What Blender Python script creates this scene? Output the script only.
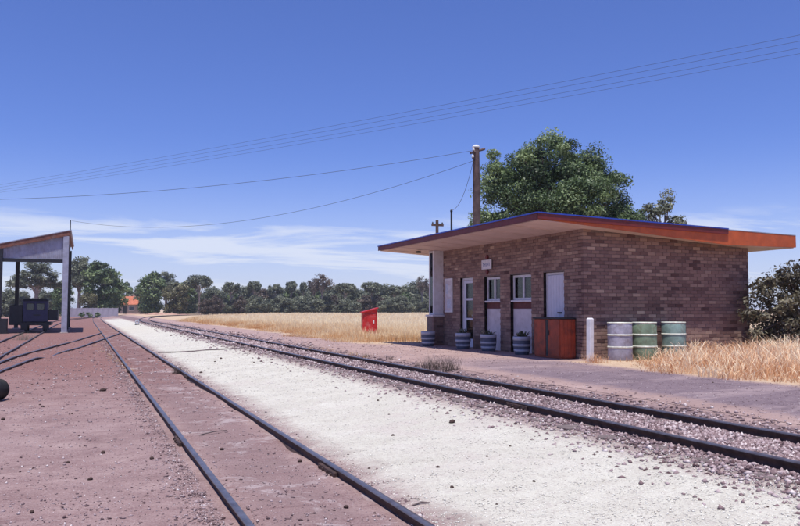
import bpy, math, random
import numpy as np
from mathutils import Vector

# ------------------------------------------------------------------ camera, sky, sun, exposure
for o in list(bpy.data.objects): bpy.data.objects.remove(o, do_unlink=True)
SC = bpy.context.scene
COL = SC.collection
R = math.radians
YAW = R(22.05); PITCH = math.atan(46/778.)
cam_d = bpy.data.cameras.new('camera'); cam = bpy.data.objects.new('camera', cam_d); COL.objects.link(cam)
cam.location = (0, 0, 1.55); cam.rotation_euler = (R(90)+PITCH, 0, -YAW)
cam_d.sensor_width = 36.; cam_d.lens = 778*36/800.; cam_d.clip_start = 0.05; cam_d.clip_end = 6000
SC.camera = cam
SUNV = Vector((-0.125, -0.205, 1.0)).normalized()
sun_el = math.asin(SUNV.z); sun_az = math.atan2(SUNV.x, SUNV.y)
sd = bpy.data.lights.new('sun', 'SUN'); sd.energy = 5.0; sd.angle = R(0.5); sd.color = (1.0, 0.955, 0.885)
so = bpy.data.objects.new('sun', sd); COL.objects.link(so); so.location = (0, 0, 60)
so.rotation_euler = SUNV.to_track_quat('Z', 'Y').to_euler()
W = bpy.data.worlds.new('World'); SC.world = W; W.use_nodes = True
SC.view_settings.view_transform = 'Standard'; SC.view_settings.look = 'None'
SC.view_settings.exposure = 0.06; SC.view_settings.gamma = 1.0; SC.view_settings.use_curve_mapping = False

class NT:
    """small node-tree writer"""
    def __init__(s, tree): s.t = tree; s.n = tree.nodes; s.l = tree.links
    def put(s, sock, v):
        if isinstance(v, bpy.types.NodeSocket): s.l.new(v, sock)
        elif isinstance(v, (tuple, list)) and len(v) == 3 and sock.type == 'RGBA': sock.default_value = (*v, 1)
        else: sock.default_value = v
    def m(s, op, a, b=0., c=None, clamp=False):
        n = s.n.new('ShaderNodeMath'); n.operation = op; n.use_clamp = clamp
        s.put(n.inputs[0], a); s.put(n.inputs[1], b)
        if c is not None: s.put(n.inputs[2], c)
        return n.outputs[0]
    def ss(s, x, lo, hi, a=0., b=1.):
        n = s.n.new('ShaderNodeMapRange'); n.interpolation_type = 'SMOOTHSTEP'
        s.put(n.inputs[0], x); s.put(n.inputs[1], lo); s.put(n.inputs[2], hi); s.put(n.inputs[3], a); s.put(n.inputs[4], b)
        return n.outputs[0]
    def noise(s, vec, scale, detail=4, rough=.55, dist=0.):
        n = s.n.new('ShaderNodeTexNoise'); s.put(n.inputs['Vector'], vec)
        n.inputs['Scale'].default_value = scale; n.inputs['Detail'].default_value = detail
        n.inputs['Roughness'].default_value = rough; n.inputs['Distortion'].default_value = dist
        return n.outputs[0]
    def vor(s, vec, scale, out='Distance'):
        n = s.n.new('ShaderNodeTexVoronoi'); s.put(n.inputs['Vector'], vec); n.inputs['Scale'].default_value = scale
        return n.outputs[out]
    def mix(s, f, a, b):
        n = s.n.new('ShaderNodeMix'); n.data_type = 'RGBA'
        s.put(n.inputs[0], f); s.put(n.inputs[6], a); s.put(n.inputs[7], b); return n.outputs[2]
    def ramp(s, f, stops):
        n = s.n.new('ShaderNodeValToRGB'); e = n.color_ramp.elements
        while len(e) < len(stops): e.new(.5)
        for i, (p, c) in enumerate(stops): e[i].position = p; e[i].color = (*c, 1)
        s.put(n.inputs[0], f); return n.outputs[0]
    def sep(s, v):
        n = s.n.new('ShaderNodeSeparateXYZ'); s.l.new(v, n.inputs[0]); return n.outputs
    def comb(s, x, y, z):
        n = s.n.new('ShaderNodeCombineXYZ'); s.put(n.inputs[0], x); s.put(n.inputs[1], y); s.put(n.inputs[2], z); return n.outputs[0]
    def pos(s): return s.n.new('ShaderNodeNewGeometry').outputs['Position']
    def obj(s): return s.n.new('ShaderNodeTexCoord').outputs['Object']
    def attr(s, name, out='Fac'):
        n = s.n.new('ShaderNodeAttribute'); n.attribute_name = name; return n.outputs[out]
    def bump(s, h, strength=.4, dist=.02):
        n = s.n.new('ShaderNodeBump'); n.inputs['Strength'].default_value = strength; n.inputs['Distance'].default_value = dist
        s.l.new(h, n.inputs['Height']); return n.outputs[0]

# sky: Nishita with thin high cloud, thicker low down
w = NT(W.node_tree); w.n.clear()
sky = w.n.new('ShaderNodeTexSky'); sky.sky_type = 'NISHITA'; sky.sun_disc = False
sky.sun_elevation = sun_el; sky.sun_rotation = sun_az
sky.altitude = 300; sky.air_density = 1.0; sky.dust_density = 0.35; sky.ozone_density = 4.5
tc = w.n.new('ShaderNodeTexCoord').outputs['Generated']
sx, sy, sz = w.sep(tc)
den = w.m('ADD', w.m('MAXIMUM', sz, 0.0), 0.10)
cv = w.comb(w.m('DIVIDE', sx, den), w.m('DIVIDE', sy, den), 0.)
mp = w.n.new('ShaderNodeMapping'); w.l.new(cv, mp.inputs[0]); mp.inputs['Rotation'].default_value = (0, 0, R(20)); mp.inputs['Scale'].default_value = (0.34, 0.72, 1)
mp.inputs['Location'].default_value = (0.7, 2.1, 0)
cn = w.noise(mp.outputs[0], 1.15, 9, .62, .5)
low = w.ss(sz, 0.090, 0.135, 1., 0.)
band = w.m('MULTIPLY', w.ss(cn, .42, .60), low)
veil = w.m('MULTIPLY', w.m('POWER', w.ss(sz, -0.03, 0.24, 1., 0.), 1.6), .62)
cf = w.m('MAXIMUM', w.m('MULTIPLY', band, .85), veil)
hsv = w.n.new('ShaderNodeHueSaturation'); hsv.inputs['Saturation'].default_value = 1.0
w.l.new(sky.outputs[0], hsv.inputs['Color'])
tint = w.n.new('ShaderNodeMix'); tint.data_type = 'RGBA'; tint.blend_type = 'MULTIPLY'; tint.inputs[0].default_value = 1
w.l.new(hsv.outputs[0], tint.inputs[6]); tint.inputs[7].default_value = (.78, .84, 1.38, 1)
skyc = w.mix(cf, tint.outputs[2], (7.4, 7.9, 9.2))
bg = w.n.new('ShaderNodeBackground'); w.l.new(skyc, bg.inputs[0]); bg.inputs[1].default_value = 0.10
ow = w.n.new('ShaderNodeOutputWorld'); w.l.new(bg.outputs[0], ow.inputs[0])

rng = np.random.default_rng(7); random.seed(7)

# ------------------------------------------------------------------ mesh helpers
class MB:
    def __init__(s): s.v = []; s.f = []; s.t = []; s.sm = []
    def add(s, v, f, tint=.5, smooth=False):
        b = len(s.v); s.v += [tuple(p) for p in v]; s.f += [tuple(i+b for i in q) for q in f]
        s.t += [tint]*len(f); s.sm += [smooth]*len(f); return s
    def box(s, x0, x1, y0, y1, z0, z1, tint=.5):
        v = [(x0,y0,z0),(x1,y0,z0),(x1,y1,z0),(x0,y1,z0),(x0,y0,z1),(x1,y0,z1),(x1,y1,z1),(x0,y1,z1)]
        return s.add(v, [(3,2,1,0),(4,5,6,7),(0,1,5,4),(1,2,6,5),(2,3,7,6),(3,0,4,7)], tint)
    def bbox(s, x0, x1, y0, y1, z0, z1, b=.01, tint=.5):
        """box with chamfered edges"""
        b = min(b, (x1-x0)*.45, (y1-y0)*.45, (z1-z0)*.45)
        xs = (x0, x0+b, x1-b, x1); ys = (y0, y0+b, y1-b, y1); zs = (z0, z0+b, z1-b, z1)
        V = []; idx = {}
        def vid(p):
            if p not in idx: idx[p] = len(V); V.append(p)
            return idx[p]
        F = []
        def sq(ax, val, flip):
            pts = []
            for (u, v_) in ((1,1),(2,1),(2,2),(1,2)):
                g = [0,0,0]; o = [i for i in range(3) if i != ax]
                g[ax] = val; g[o[0]] = u; g[o[1]] = v_
                pts.append((xs[g[0]], ys[g[1]], zs[g[2]]))
            q = [vid(p) for p in pts]; F.append(tuple(q[::-1]) if flip else tuple(q))
        for ax in range(3):
            sq(ax, 3, ax == 1); sq(ax, 0, ax != 1)
        # edges
        for ax in range(3):
            o = [i for i in range(3) if i != ax]
            for u in (0, 3):
                for v_ in (0, 3):
                    iu = 1 if u == 0 else 2; iv = 1 if v_ == 0 else 2
                    ps = []
                    for (gu, gv, ga) in ((u, iv, 1), (iu, v_, 1), (iu, v_, 2), (u, iv, 2)):
                        g = [0,0,0]; g[ax] = ga; g[o[0]] = gu; g[o[1]] = gv
                        ps.append(vid((xs[g[0]], ys[g[1]], zs[g[2]])))
                    F.append(tuple(ps))
        for a in (0, 3):
            for b_ in (0, 3):
                for c in (0, 3):
                    ia, ib, ic = (1 if a == 0 else 2), (1 if b_ == 0 else 2), (1 if c == 0 else 2)
                    F.append((vid((xs[a], ys[ib], zs[ic])), vid((xs[ia], ys[b_], zs[ic])), vid((xs[ia], ys[ib], zs[c]))))
        return s.add(V, F, tint)
    def hexa(s, P, tint=.5):   # 8 points, bottom ring then top ring
        return s.add(P, [(3,2,1,0),(4,5,6,7),(0,1,5,4),(1,2,6,5),(2,3,7,6),(3,0,4,7)], tint)
    def tube(s, pts, rad, n=8, tint=.5, caps=True, smooth=True):
        pts = [Vector(p) for p in pts]; rad = [rad]*len(pts) if not hasattr(rad, '__len__') else rad
        V = []; F = []
        for i, p in enumerate(pts):
            d = (pts[min(i+1, len(pts)-1)]-pts[max(i-1, 0)]).normalized()
            u = d.cross(Vector((0, 0, 1))); u = u.normalized() if u.length > .05 else Vector((1, 0, 0))
            v_ = d.cross(u).normalized()
            for k in range(n):
                a = 2*math.pi*k/n; V.append(p+(u*math.cos(a)+v_*math.sin(a))*rad[i])
        for i in range(len(pts)-1):
            for k in range(n):
                F.append((i*n+k, i*n+(k+1) % n, (i+1)*n+(k+1) % n, (i+1)*n+k))
        s.add(V, F, tint, smooth)
        if caps:
            m_ = len(pts)-1
            s.add(V[:n], [tuple(range(n))], tint); s.add(V[m_*n:], [tuple(range(n))[::-1]], tint)
        return s
    def lathe(s, prof, n=28, c=(0, 0, 0), tint=.5, smooth=True):
        V = []; F = []
        for (r, z) in prof:
            for k in range(n):
                a = 2*math.pi*k/n; V.append((c[0]+r*math.cos(a), c[1]+r*math.sin(a), c[2]+z))
        for i in range(len(prof)-1):
            for k in range(n):
                F.append((i*n+k, i*n+(k+1) % n, (i+1)*n+(k+1) % n, (i+1)*n+k))
        return s.add(V, F, tint, smooth)
    def ellip(s, c, r, n=10, m=7, jit=0., tint=.5, seed=0):
        rr = random.Random(seed); V = []; F = []
        for i in range(m+1):
            ph = math.pi*i/m
            for k in range(n):
                a = 2*math.pi*k/n; j = 1+rr.uniform(-jit, jit)
                V.append((c[0]+r[0]*j*math.sin(ph)*math.cos(a), c[1]+r[1]*j*math.sin(ph)*math.sin(a), c[2]+r[2]*j*math.cos(ph)))
        for i in range(m):
            for k in range(n):
                F.append(((i+1)*n+k, (i+1)*n+(k+1) % n, i*n+(k+1) % n, i*n+k))
        return s.add(V, F, tint, True)
    def mesh(s, name, mat):
        me = bpy.data.meshes.new(name); me.from_pydata([tuple(p) for p in s.v], [], s.f)
        if mat: me.materials.append(mat)
        at = me.attributes.new('tint', 'FLOAT', 'FACE'); at.data.foreach_set('value', s.t)
        me.polygons.foreach_set('use_smooth', s.sm); me.update(); return me
    def build(s, name, mat, parent=None):
        return link(name, s.mesh(name, mat), parent)

def link(name, me, parent=None):
    o = bpy.data.objects.new(name, me); COL.objects.link(o)
    if parent: o.parent = parent
    return o
def np_mesh(name, V, F, mat, tint=None):
    """V (n,3), F (m,k) all k-gons"""
    me = bpy.data.meshes.new(name); k = F.shape[1]
    me.vertices.add(len(V)); me.vertices.foreach_set('co', V.astype(np.float32).ravel())
    me.loops.add(F.size); me.loops.foreach_set('vertex_index', F.astype(np.int32).ravel())
    me.polygons.add(len(F)); me.polygons.foreach_set('loop_start', np.arange(0, F.size, k, dtype=np.int32))
    me.update(calc_edges=True)
    if mat: me.materials.append(mat)
    if tint is not None:
        at = me.attributes.new('tint', 'FLOAT', 'FACE'); at.data.foreach_set('value', tint.astype(np.float32))
    return me
def tag(o, label=None, cat=None, group=None, kind=None):
    if label: o['label'] = label
    if cat: o['category'] = cat
    if group: o['group'] = group
    if kind: o['kind'] = kind
    return o
def thing(name, label, cat, loc=(0, 0, 0), rz=0., group=None):
    o = bpy.data.objects.new(name, None); COL.objects.link(o); o.location = loc; o.rotation_euler = (0, 0, rz)
    o.empty_display_size = .2
    return tag(o, label, cat, group)
def copy_tree(o, parent=None):
    c = o.copy(); COL.objects.link(c); c.parent = parent
    for ch in o.children: copy_tree(ch, c)
    return c

# ------------------------------------------------------------------ materials
MATS = {}
def newmat(name):
    m = bpy.data.materials.new(name); m.use_nodes = True; t = NT(m.node_tree)
    b = t.n['Principled BSDF']; MATS[name] = m
    return m, t, b
def paint(name, col, rough=.55, var=.18, scale=6., metal=0., bump=.15, dirt=None, dirt_amt=.4, spec=.4):
    m, t, b = newmat(name); p = t.obj()
    n1 = t.noise(p, scale, 6, .6); n2 = t.noise(p, scale*7, 4, .6)
    c0 = tuple(c*(1-var) for c in col); c1 = tuple(min(1, c*(1+var)) for c in col)
    c = t.mix(t.ss(n1, .3, .7), c0, c1)
    if dirt: c = t.mix(t.m('MULTIPLY', t.ss(t.noise(p, scale*.8, 8, .7, .6), .48, .68), dirt_amt), c, dirt)
    t.put(b.inputs['Base Color'], c); b.inputs['Metallic'].default_value = metal
    t.put(b.inputs['Roughness'], t.ss(n2, .2, .8, rough-.1, min(1, rough+.12)))
    b.inputs['Specular IOR Level'].default_value = spec
    if bump: t.put(b.inputs['Normal'], t.bump(n2, bump, .01))
    return m
def tinted(name, stops, rough=.8, fine=14., amt=.3, trans=None, spec=.3, bump=.25, bd=.006):
    """colour by the per-face 'tint' attribute, broken up by noise"""
    m, t, b = newmat(name); p = t.obj()
    f = t.m('ADD', t.attr('tint'), t.m('MULTIPLY', t.m('SUBTRACT', t.noise(p, fine, 5, .65), .5), amt), clamp=True)
    c = t.ramp(f, stops); t.put(b.inputs['Base Color'], c); b.inputs['Roughness'].default_value = rough
    b.inputs['Specular IOR Level'].default_value = spec
    if bump: t.put(b.inputs['Normal'], t.bump(t.noise(p, fine*5, 4, .6), bump, bd))
    if trans:
        tr = t.n.new('ShaderNodeBsdfTranslucent'); t.put(tr.inputs[0], c)
        mx = t.n.new('ShaderNodeMixShader'); mx.inputs[0].default_value = trans
        t.l.new(b.outputs[0], mx.inputs[1]); t.l.new(tr.outputs[0], mx.inputs[2])
        t.l.new(mx.outputs[0], t.n['Material Output'].inputs[0])
    return m

# one master material for all the ground sheets: soil, gravel, ballast bed, bitumen, sandy platform, straw
def ground_material():
    m, t, b = newmat('ground'); P = t.pos(); px, py, pz = t.sep(P)
    n_big = t.noise(P, .35, 5, .6); n_mid = t.noise(P, 1.6, 6, .65); n_fin = t.noise(P, 9, 6, .7); n_gr = t.noise(P, 60, 3, .7)
    st = t.n.new('ShaderNodeMapping'); t.l.new(P, st.inputs[0]); st.inputs['Scale'].default_value = (.25, 1.6, 1); st.inputs['Rotation'].default_value = (0, 0, R(8))
    n_str = t.noise(st.outputs[0], .9, 6, .65, .4)
    jit = t.m('ADD', t.m('MULTIPLY', t.m('SUBTRACT', n_mid, .5), .55), t.m('MULTIPLY', t.m('SUBTRACT', n_fin, .5), .5))
    ax = t.m('ADD', px, jit)
    soil = t.ramp(n_mid, [(.28, (.225, .145, .142)), (.5, (.300, .203, .196)), (.72, (.385, .278, .262))])
    soil = t.mix(t.m('MULTIPLY', t.ss(t.noise(st.outputs[0], 1.7, 8, .75, 1.2), .50, .64), .45), soil, (.190, .105, .105))
    soil = t.mix(t.m('MULTIPLY', t.ss(n_big, .5, .68), .5), soil, (.36, .265, .262))
    red = t.m('MULTIPLY', t.ss(py, 10, 24), t.ss(px, 2.6, 1.9))
    soil = t.mix(t.m('MULTIPLY', red, .8), soil, (.205, .092, .078))
    soil = t.mix(t.m('MULTIPLY', t.ss(n_gr, .54, .68), .62), soil, (.46, .37, .36))
    soil = t.mix(t.m('MULTIPLY', t.ss(n_gr, .43, .32), .62), soil, (.10, .055, .066))
    stn = t.noise(P, .8, 7, .7, .8)
    soil = t.mix(t.m('MULTIPLY', t.ss(stn, .52, .66), .42), soil, (.150, .088, .088))
    oil = t.m('MULTIPLY', t.m('MULTIPLY', t.ss(px, 1.12, 1.4), t.ss(px, 2.1, 1.85)), t.ss(n_mid, .36, .58))
    soil = t.mix(t.m('MULTIPLY', oil, .45), soil, (.155, .098, .100))
    # pale patches of spilt gravel between the rails
    pp = t.m('MULTIPLY', t.m('MULTIPLY', t.ss(px, .75, 1.15), t.ss(px, 2.6, 2.2)), t.ss(t.noise(P, 1.3, 7, .75, .6), .53, .62))
    soil = t.mix(t.m('MULTIPLY', pp, .5), soil, (.50, .43, .43))
    # white gravel
    wg = t.ramp(n_mid, [(.25, (.49, .462, .395)), (.55, (.585, .562, .488)), (.8, (.635, .615, .55))])
    wg = t.mix(t.m('MULTIPLY', t.ss(n_fin, .52, .68), .40), wg, (.42, .36, .34))
    wg = t.mix(t.m('MULTIPLY', t.ss(n_gr, .45, .32), .55), wg, (.30, .26, .235))
    wg = t.mix(t.m('MULTIPLY', t.ss(n_gr, .56, .70), .6), wg, (.70, .68, .62))
    wg = t.mix(t.m('MULTIPLY', t.ss(t.noise(P, 22, 5, .75), .50, .36), .38), wg, (.34, .29, .26))
    wg = t.mix(t.m('MULTIPLY', t.m('MULTIPLY', t.ss(n_big, .50, .62), t.ss(n_mid, .42, .6)), .35), wg, (.43, .35, .33))
    f_w = t.m('MULTIPLY', t.m('MULTIPLY', t.ss(ax, 2.20, 2.85), t.ss(ax, 5.2, 4.55)), t.ss(t.m('ADD', py, t.m('MULTIPLY', n_big, 20)), 138, 118))
    col = t.mix(f_w, soil, wg)
    # ballast bed under the main line
    bb = t.ramp(n_fin, [(.3, (.12, .075, .075)), (.55, (.22, .155, .16)), (.75, (.38, .30, .31))])
    col = t.mix(t.m('MULTIPLY', t.ss(ax, 4.8, 5.25), t.ss(ax, 7.3, 6.9)), col, bb)
    # sandy platform
    sand = t.ramp(n_mid, [(.3, (.30, .205, .19)), (.55, (.385, .272, .25)), (.75, (.47, .345, .315))])
    sand = t.mix(t.m('MULTIPLY', t.ss(n_gr, .38, .28), .4), sand, (.2, .13, .12))
    f_p = t.ss(ax, 6.95, 7.3)
    col = t.mix(f_p, col, sand)
    # worn bitumen on the near end of the platform
    bit = t.ramp(n_fin, [(.25, (.135, .098, .122)), (.5, (.185, .138, .162)), (.75, (.25, .195, .215))])
    bit = t.mix(t.m('MULTIPLY', t.ss(n_str, .50, .62), .6), bit, (.37, .285, .29))
    bit = t.mix(t.m('MULTIPLY', t.ss(t.noise(P, 1.1, 7, .7, 1.), .54, .62), .5), bit, (.11, .08, .10))
    bit = t.mix(t.m('MULTIPLY', t.ss(n_gr, .57, .68), .45), bit, (.40, .33, .34))
    f_b = t.m('MULTIPLY', t.m('MULTIPLY', t.ss(ax, 7.45, 7.8), t.ss(t.m('ADD', ax, t.m('MULTIPLY', n_big, .5)), 10.75, 10.15)), t.ss(t.m('ADD', py, t.m('MULTIPLY', t.m('SUBTRACT', n_big, .5), 9)), 18.5, 12.5))
    col = t.mix(t.m('MULTIPLY', f_b, .93), col, bit)
    # straw coloured paddock
    straw = t.ramp(n_fin, [(.3, (.42, .28, .19)), (.55, (.53, .40, .28)), (.75, (.60, .48, .35))])
    e = t.m('ADD', ax, t.m('MULTIPLY', t.m('SUBTRACT', n_big, .5), 1.2))
    f_s = t.m('MULTIPLY', t.ss(e, 8.6, 9.3), t.ss(py, 23.5, 26))
    near = t.m('MULTIPLY', t.ss(e, 10.1, 10.7), t.ss(py, 15.6, 15.0))
    far = t.ss(t.m('ADD', py, t.m('MULTIPLY', n_big, 30)), 165, 200)
    back = t.ss(px, 16, 17.5)
    f_s = t.m('MAXIMUM', t.m('MAXIMUM', f_s, near), t.m('MAXIMUM', t.m('MULTIPLY', far, .8), back))
    col = t.mix(f_s, col, straw)
    t.put(b.inputs['Base Color'], col); b.inputs['Roughness'].default_value = .95; b.inputs['Specular IOR Level'].default_value = .15
    h = t.m('ADD', t.m('MULTIPLY', n_fin, .9), t.m('ADD', t.m('MULTIPLY', n_gr, .35), t.m('MULTIPLY', t.vor(P, 38), .25)))
    t.put(b.inputs['Normal'], t.bump(h, .75, .04))
    return m
M_GROUND = ground_material()
M_BRICK = tinted('brick', [(0, (.105, .055, .050)), (.35, (.220, .132, .112)), (.6, (.295, .188, .152)), (.85, (.39, .265, .205)), (1, (.49, .35, .265))], .9, 30, .35)
M_MORT = paint('mortar', (.185, .135, .122), .95, .2, 12, bump=.4)
M_WHITE = paint('white_paint', (.70, .68, .70), .5, .08, 5, dirt=(.42, .36, .34), dirt_amt=.35)
M_PANEL = paint('pale_panel', (.62, .56, .58), .6, .08, 4, dirt=(.36, .28, .27), dirt_amt=.35)
M_SOFF = paint('soffit_paint', (.66, .50, .46), .7, .07, 2, dirt=(.45, .32, .25), dirt_amt=.4)
M_ORANGE = paint('orange_red_paint', (.52, .105, .028), .5, .14, 4, dirt=(.30, .075, .03), dirt_amt=.35)
M_DRED = paint('dark_red', (.16, .022, .022), .5, .14, 5)
M_BLUE = paint('blue_metal', (.035, .075, .42), .35, .15, 5, metal=.2)
M_ROOF = paint('roof_sheet', (.42, .44, .48), .4, .1, 3, metal=.6)
M_RED = paint('red_locker', (.34, .048, .016), .5, .25, 5, dirt=(.10, .02, .015), dirt_amt=.55)
M_PILLAR = paint('bright_red', (.50, .02, .022), .45, .18, 5, dirt=(.6, .3, .28), dirt_amt=.3)
M_STEEL = paint('rail_head', (.20, .185, .20), .36, .25, 9, metal=.7, dirt=(.12, .065, .05), dirt_amt=.45)
M_RUST = paint('rail_rust', (.060, .034, .030), .8, .35, 12, bump=.35)
M_WOOD = paint('sleeper_wood', (.16, .125, .120), .9, .35, 5, bump=.6)
M_POLE = paint('pole_wood', (.105, .068, .062), .9, .3, 5, bump=.6)
M_DARK = paint('dark_steel', (.018, .018, .024), .5, .3, 8)
M_CAB = paint('cab_blue', (.028, .028, .085), .45, .25, 6)
M_GALV = paint('galvanised', (.36, .375, .46), .45, .15, 3, metal=.05, dirt=(.25, .2, .2), dirt_amt=.35)
M_GALVW = paint('weathered_iron', (.34, .35, .43), .5, .16, 3, metal=.05, dirt=(.3, .22, .2), dirt_amt=.4)
M_FASC = paint('shed_fascia', (.19, .075, .05), .7, .3, 4, dirt=(.45, .36, .3), dirt_amt=.2)
M_DRUMG = paint('grey_drum', (.36, .345, .42), .5, .22, 6, dirt=(.17, .12, .11), dirt_amt=.6)
M_DRUM1 = paint('green_drum', (.21, .29, .20), .5, .25, 6, dirt=(.13, .095, .055), dirt_amt=.65)
M_DRUM2 = paint('teal_drum', (.22, .32, .29), .5, .22, 6, dirt=(.14, .12, .10), dirt_amt=.6)
M_HOOP = paint('worn_hoop', (.68, .70, .62), .45, .2, 9, dirt=(.3, .22, .14), dirt_amt=.5)
M_TUBD = paint('tub_slate', (.085, .095, .14), .6, .2, 8)
M_TUBW = paint('tub_white', (.46, .46, .52), .6, .12, 8)
M_SOILP = paint('potting_soil', (.035, .025, .02), .95, .4, 20, bump=.6)
M_PINK = paint('pink_band', (.13, .035, .035), .7, .2, 6)
M_DOORW = paint('door_white', (.66, .66, .74), .5, .06, 3)
M_CONC = paint('concrete', (.36, .29, .27), .9, .2, 5, bump=.5)
M_TILE = paint('roof_tile', (.46, .14, .075), .8, .2, 2)
M_FENCE = paint('fence_iron', (.40, .37, .42), .6, .15, 1)
M_HOUSE = paint('house_wall', (.34, .28, .26), .8, .15, 2)
M_CURT = paint('curtain', (.55, .58, .66), .9, .15, 14)
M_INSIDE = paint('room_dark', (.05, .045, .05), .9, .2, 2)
M_BLACK = paint('black_rubber', (.012, .012, .012), .7, .2, 9)
M_INS = paint('porcelain', (.75, .75, .74), .3, .05, 5)
M_WIRE = paint('wire', (.04, .04, .05), .6, .1, 1, bump=0)
M_INK = paint('blue_lettering', (.05, .09, .28), .6, .1, 9, bump=0)
M_BARK = paint('bark', (.15, .11, .09), .95, .4, 4, bump=.7)
M_BARKG = paint('gum_bark', (.30, .25, .23), .9, .35, 3, bump=.5)
def glass():
    m, t, b = newmat('window_glass')
    tr = t.n.new('ShaderNodeBsdfTransparent'); tr.inputs[0].default_value = (.72, .75, .78, 1)
    gl = t.n.new('ShaderNodeBsdfGlossy'); gl.inputs[0].default_value = (1, 1, 1, 1); gl.inputs['Roughness'].default_value = .03
    fr = t.n.new('ShaderNodeFresnel'); fr.inputs[0].default_value = 1.5
    mx = t.n.new('ShaderNodeMixShader'); t.l.new(fr.outputs[0], mx.inputs[0])
    t.l.new(tr.outputs[0], mx.inputs[1]); t.l.new(gl.outputs[0], mx.inputs[2]); t.l.new(mx.outputs[0], t.n['Material Output'].inputs[0])
    return m
M_GLASS = glass()
M_STRAW = tinted('dry_grass', [(0, (.52, .24, .10)), (.35, (.74, .47, .23)), (.65, (.87, .71, .45)), (1, (.94, .86, .64))], .8, 3, .12, trans=.35, bump=0)
M_OATS = tinted('wild_oats', [(0, (.34, .135, .06)), (.35, (.68, .37, .20)), (.7, (.86, .60, .38)), (1, (.96, .85, .64))], .8, 3, .12, trans=.35, bump=0)
M_STONE = tinted('ballast_stone', [(0, (.085, .048, .052)), (.4, (.23, .16, .165)), (.7, (.40, .31, .32)), (1, (.62, .55, .54))], .9, 20, .2)
M_PEBB = tinted('white_pebble', [(0, (.26, .20, .17)), (.4, (.50, .455, .40)), (1, (.72, .70, .63))], .9, 20, .2)
M_CLOD = tinted('dark_clod', [(0, (.03, .02, .02)), (1, (.10, .06, .05))], .95, 20, .3)
def leafmat(name, dark, mid, light, trans=.28):
    return tinted(name, [(0, dark), (.5, mid), (1, light)], .5, 2., .25, trans=trans, spec=.45, bump=0)
M_LEAF = leafmat('leaf_green', (.034, .060, .024), (.115, .175, .072), (.27, .345, .15))
M_LEAFO = leafmat('leaf_olive', (.045, .052, .028), (.085, .095, .048), (.14, .145, .075))
M_LEAFG = leafmat('leaf_gum', (.062, .072, .048), (.155, .170, .115), (.28, .30, .20))
M_LEAFY = leafmat('leaf_sallow', (.080, .080, .038), (.16, .15, .07), (.25, .23, .11))
M_LEAFB = leafmat('leaf_bush', (.052, .042, .030), (.130, .115, .075), (.28, .255, .17))
M_LEAFR = leafmat('leaf_reddish', (.065, .045, .036), (.130, .098, .080), (.20, .155, .12))

# ------------------------------------------------------------------ ground
_LAT = np.random.default_rng(3).random((256, 256))
def vnoise(a, d, f, o=0):
    x = np.asarray(a)*f+o*17.3+500.; y = np.asarray(d)*f+o*9.1+500.
    xi = np.floor(x).astype(int); yi = np.floor(y).astype(int); u = x-xi; v = y-yi; u = u*u*(3-2*u); v = v*v*(3-2*v)
    g = lambda p, q: _LAT[p % 256, q % 256]
    return (g(xi, yi)*(1-u)+g(xi+1, yi)*u)*(1-v)+(g(xi, yi+1)*(1-u)+g(xi+1, yi+1)*u)*v-.5
def gnoise(a, d):
    return .030*vnoise(a, d, .45)+.022*vnoise(a, d, 1.2, 1)+.018*vnoise(a, d, 2.9, 2)+.014*vnoise(a, d, 5.2, 3)
def prof(a):
    return np.interp(a, [-1e5, 2.3, 3.2, 4.7, 5.1, 6.7, 7.2, 8.0, 1e5], [0, 0, .05, .175, .238, .238, .30, .35, .35])
def gh(a, d):
    a = np.asarray(a, float); d = np.asarray(d, float)
    damp = np.where((a > 4.6) & (a < 7.3), .25, np.where(a > 7.3, .45, np.where((a > .8) & (a < 2.6), 1., 1.)))
    return prof(a)+gnoise(a, d)*damp
def lines(fine, lo, hi, step, far, grow):
    L = list(np.round(np.arange(lo, hi+1e-6, step), 4)); s = step; x = hi
    while x < far: s *= grow; x += s; L.append(x)
    x = lo; s = step
    neg = []
    while x > -fine: s *= grow; x -= s; neg.append(x)
    return np.array(neg[::-1]+L)
AL = lines(2500, -6.0, 14.0, .1, 2500, 1.16); DL = lines(60, 0.0, 36.0, .2, 3000, 1.07)
def sheet(name, a0, a1, d0, d1, dz):
    aa = AL[(AL >= a0-1e-4) & (AL <= a1+1e-4)]; dd = DL[(DL >= d0-1e-4) & (DL <= d1+1e-4)]
    A, D = np.meshgrid(aa, dd); V = np.stack([A.ravel(), D.ravel(), (gh(A, D)+dz).ravel()], 1)
    na = len(aa); i = np.arange(len(dd)-1)[:, None]*na+np.arange(na-1)[None, :]
    F = np.stack([i, i+1, i+na+1, i+na], -1).reshape(-1, 4)
    o = link(name, np_mesh(name, V, F, M_GROUND)); o.data.polygons.foreach_set('use_smooth', np.ones(len(F), bool))
    return tag(o, kind='structure')
sheet('ground', -3000, 3000, -100, 4000, 0)
sheet('gravel_path', 2.2, 4.8, -5, 140, .005)
sheet('platform', 7.2, 10.7, -5, 34, .005)

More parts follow.
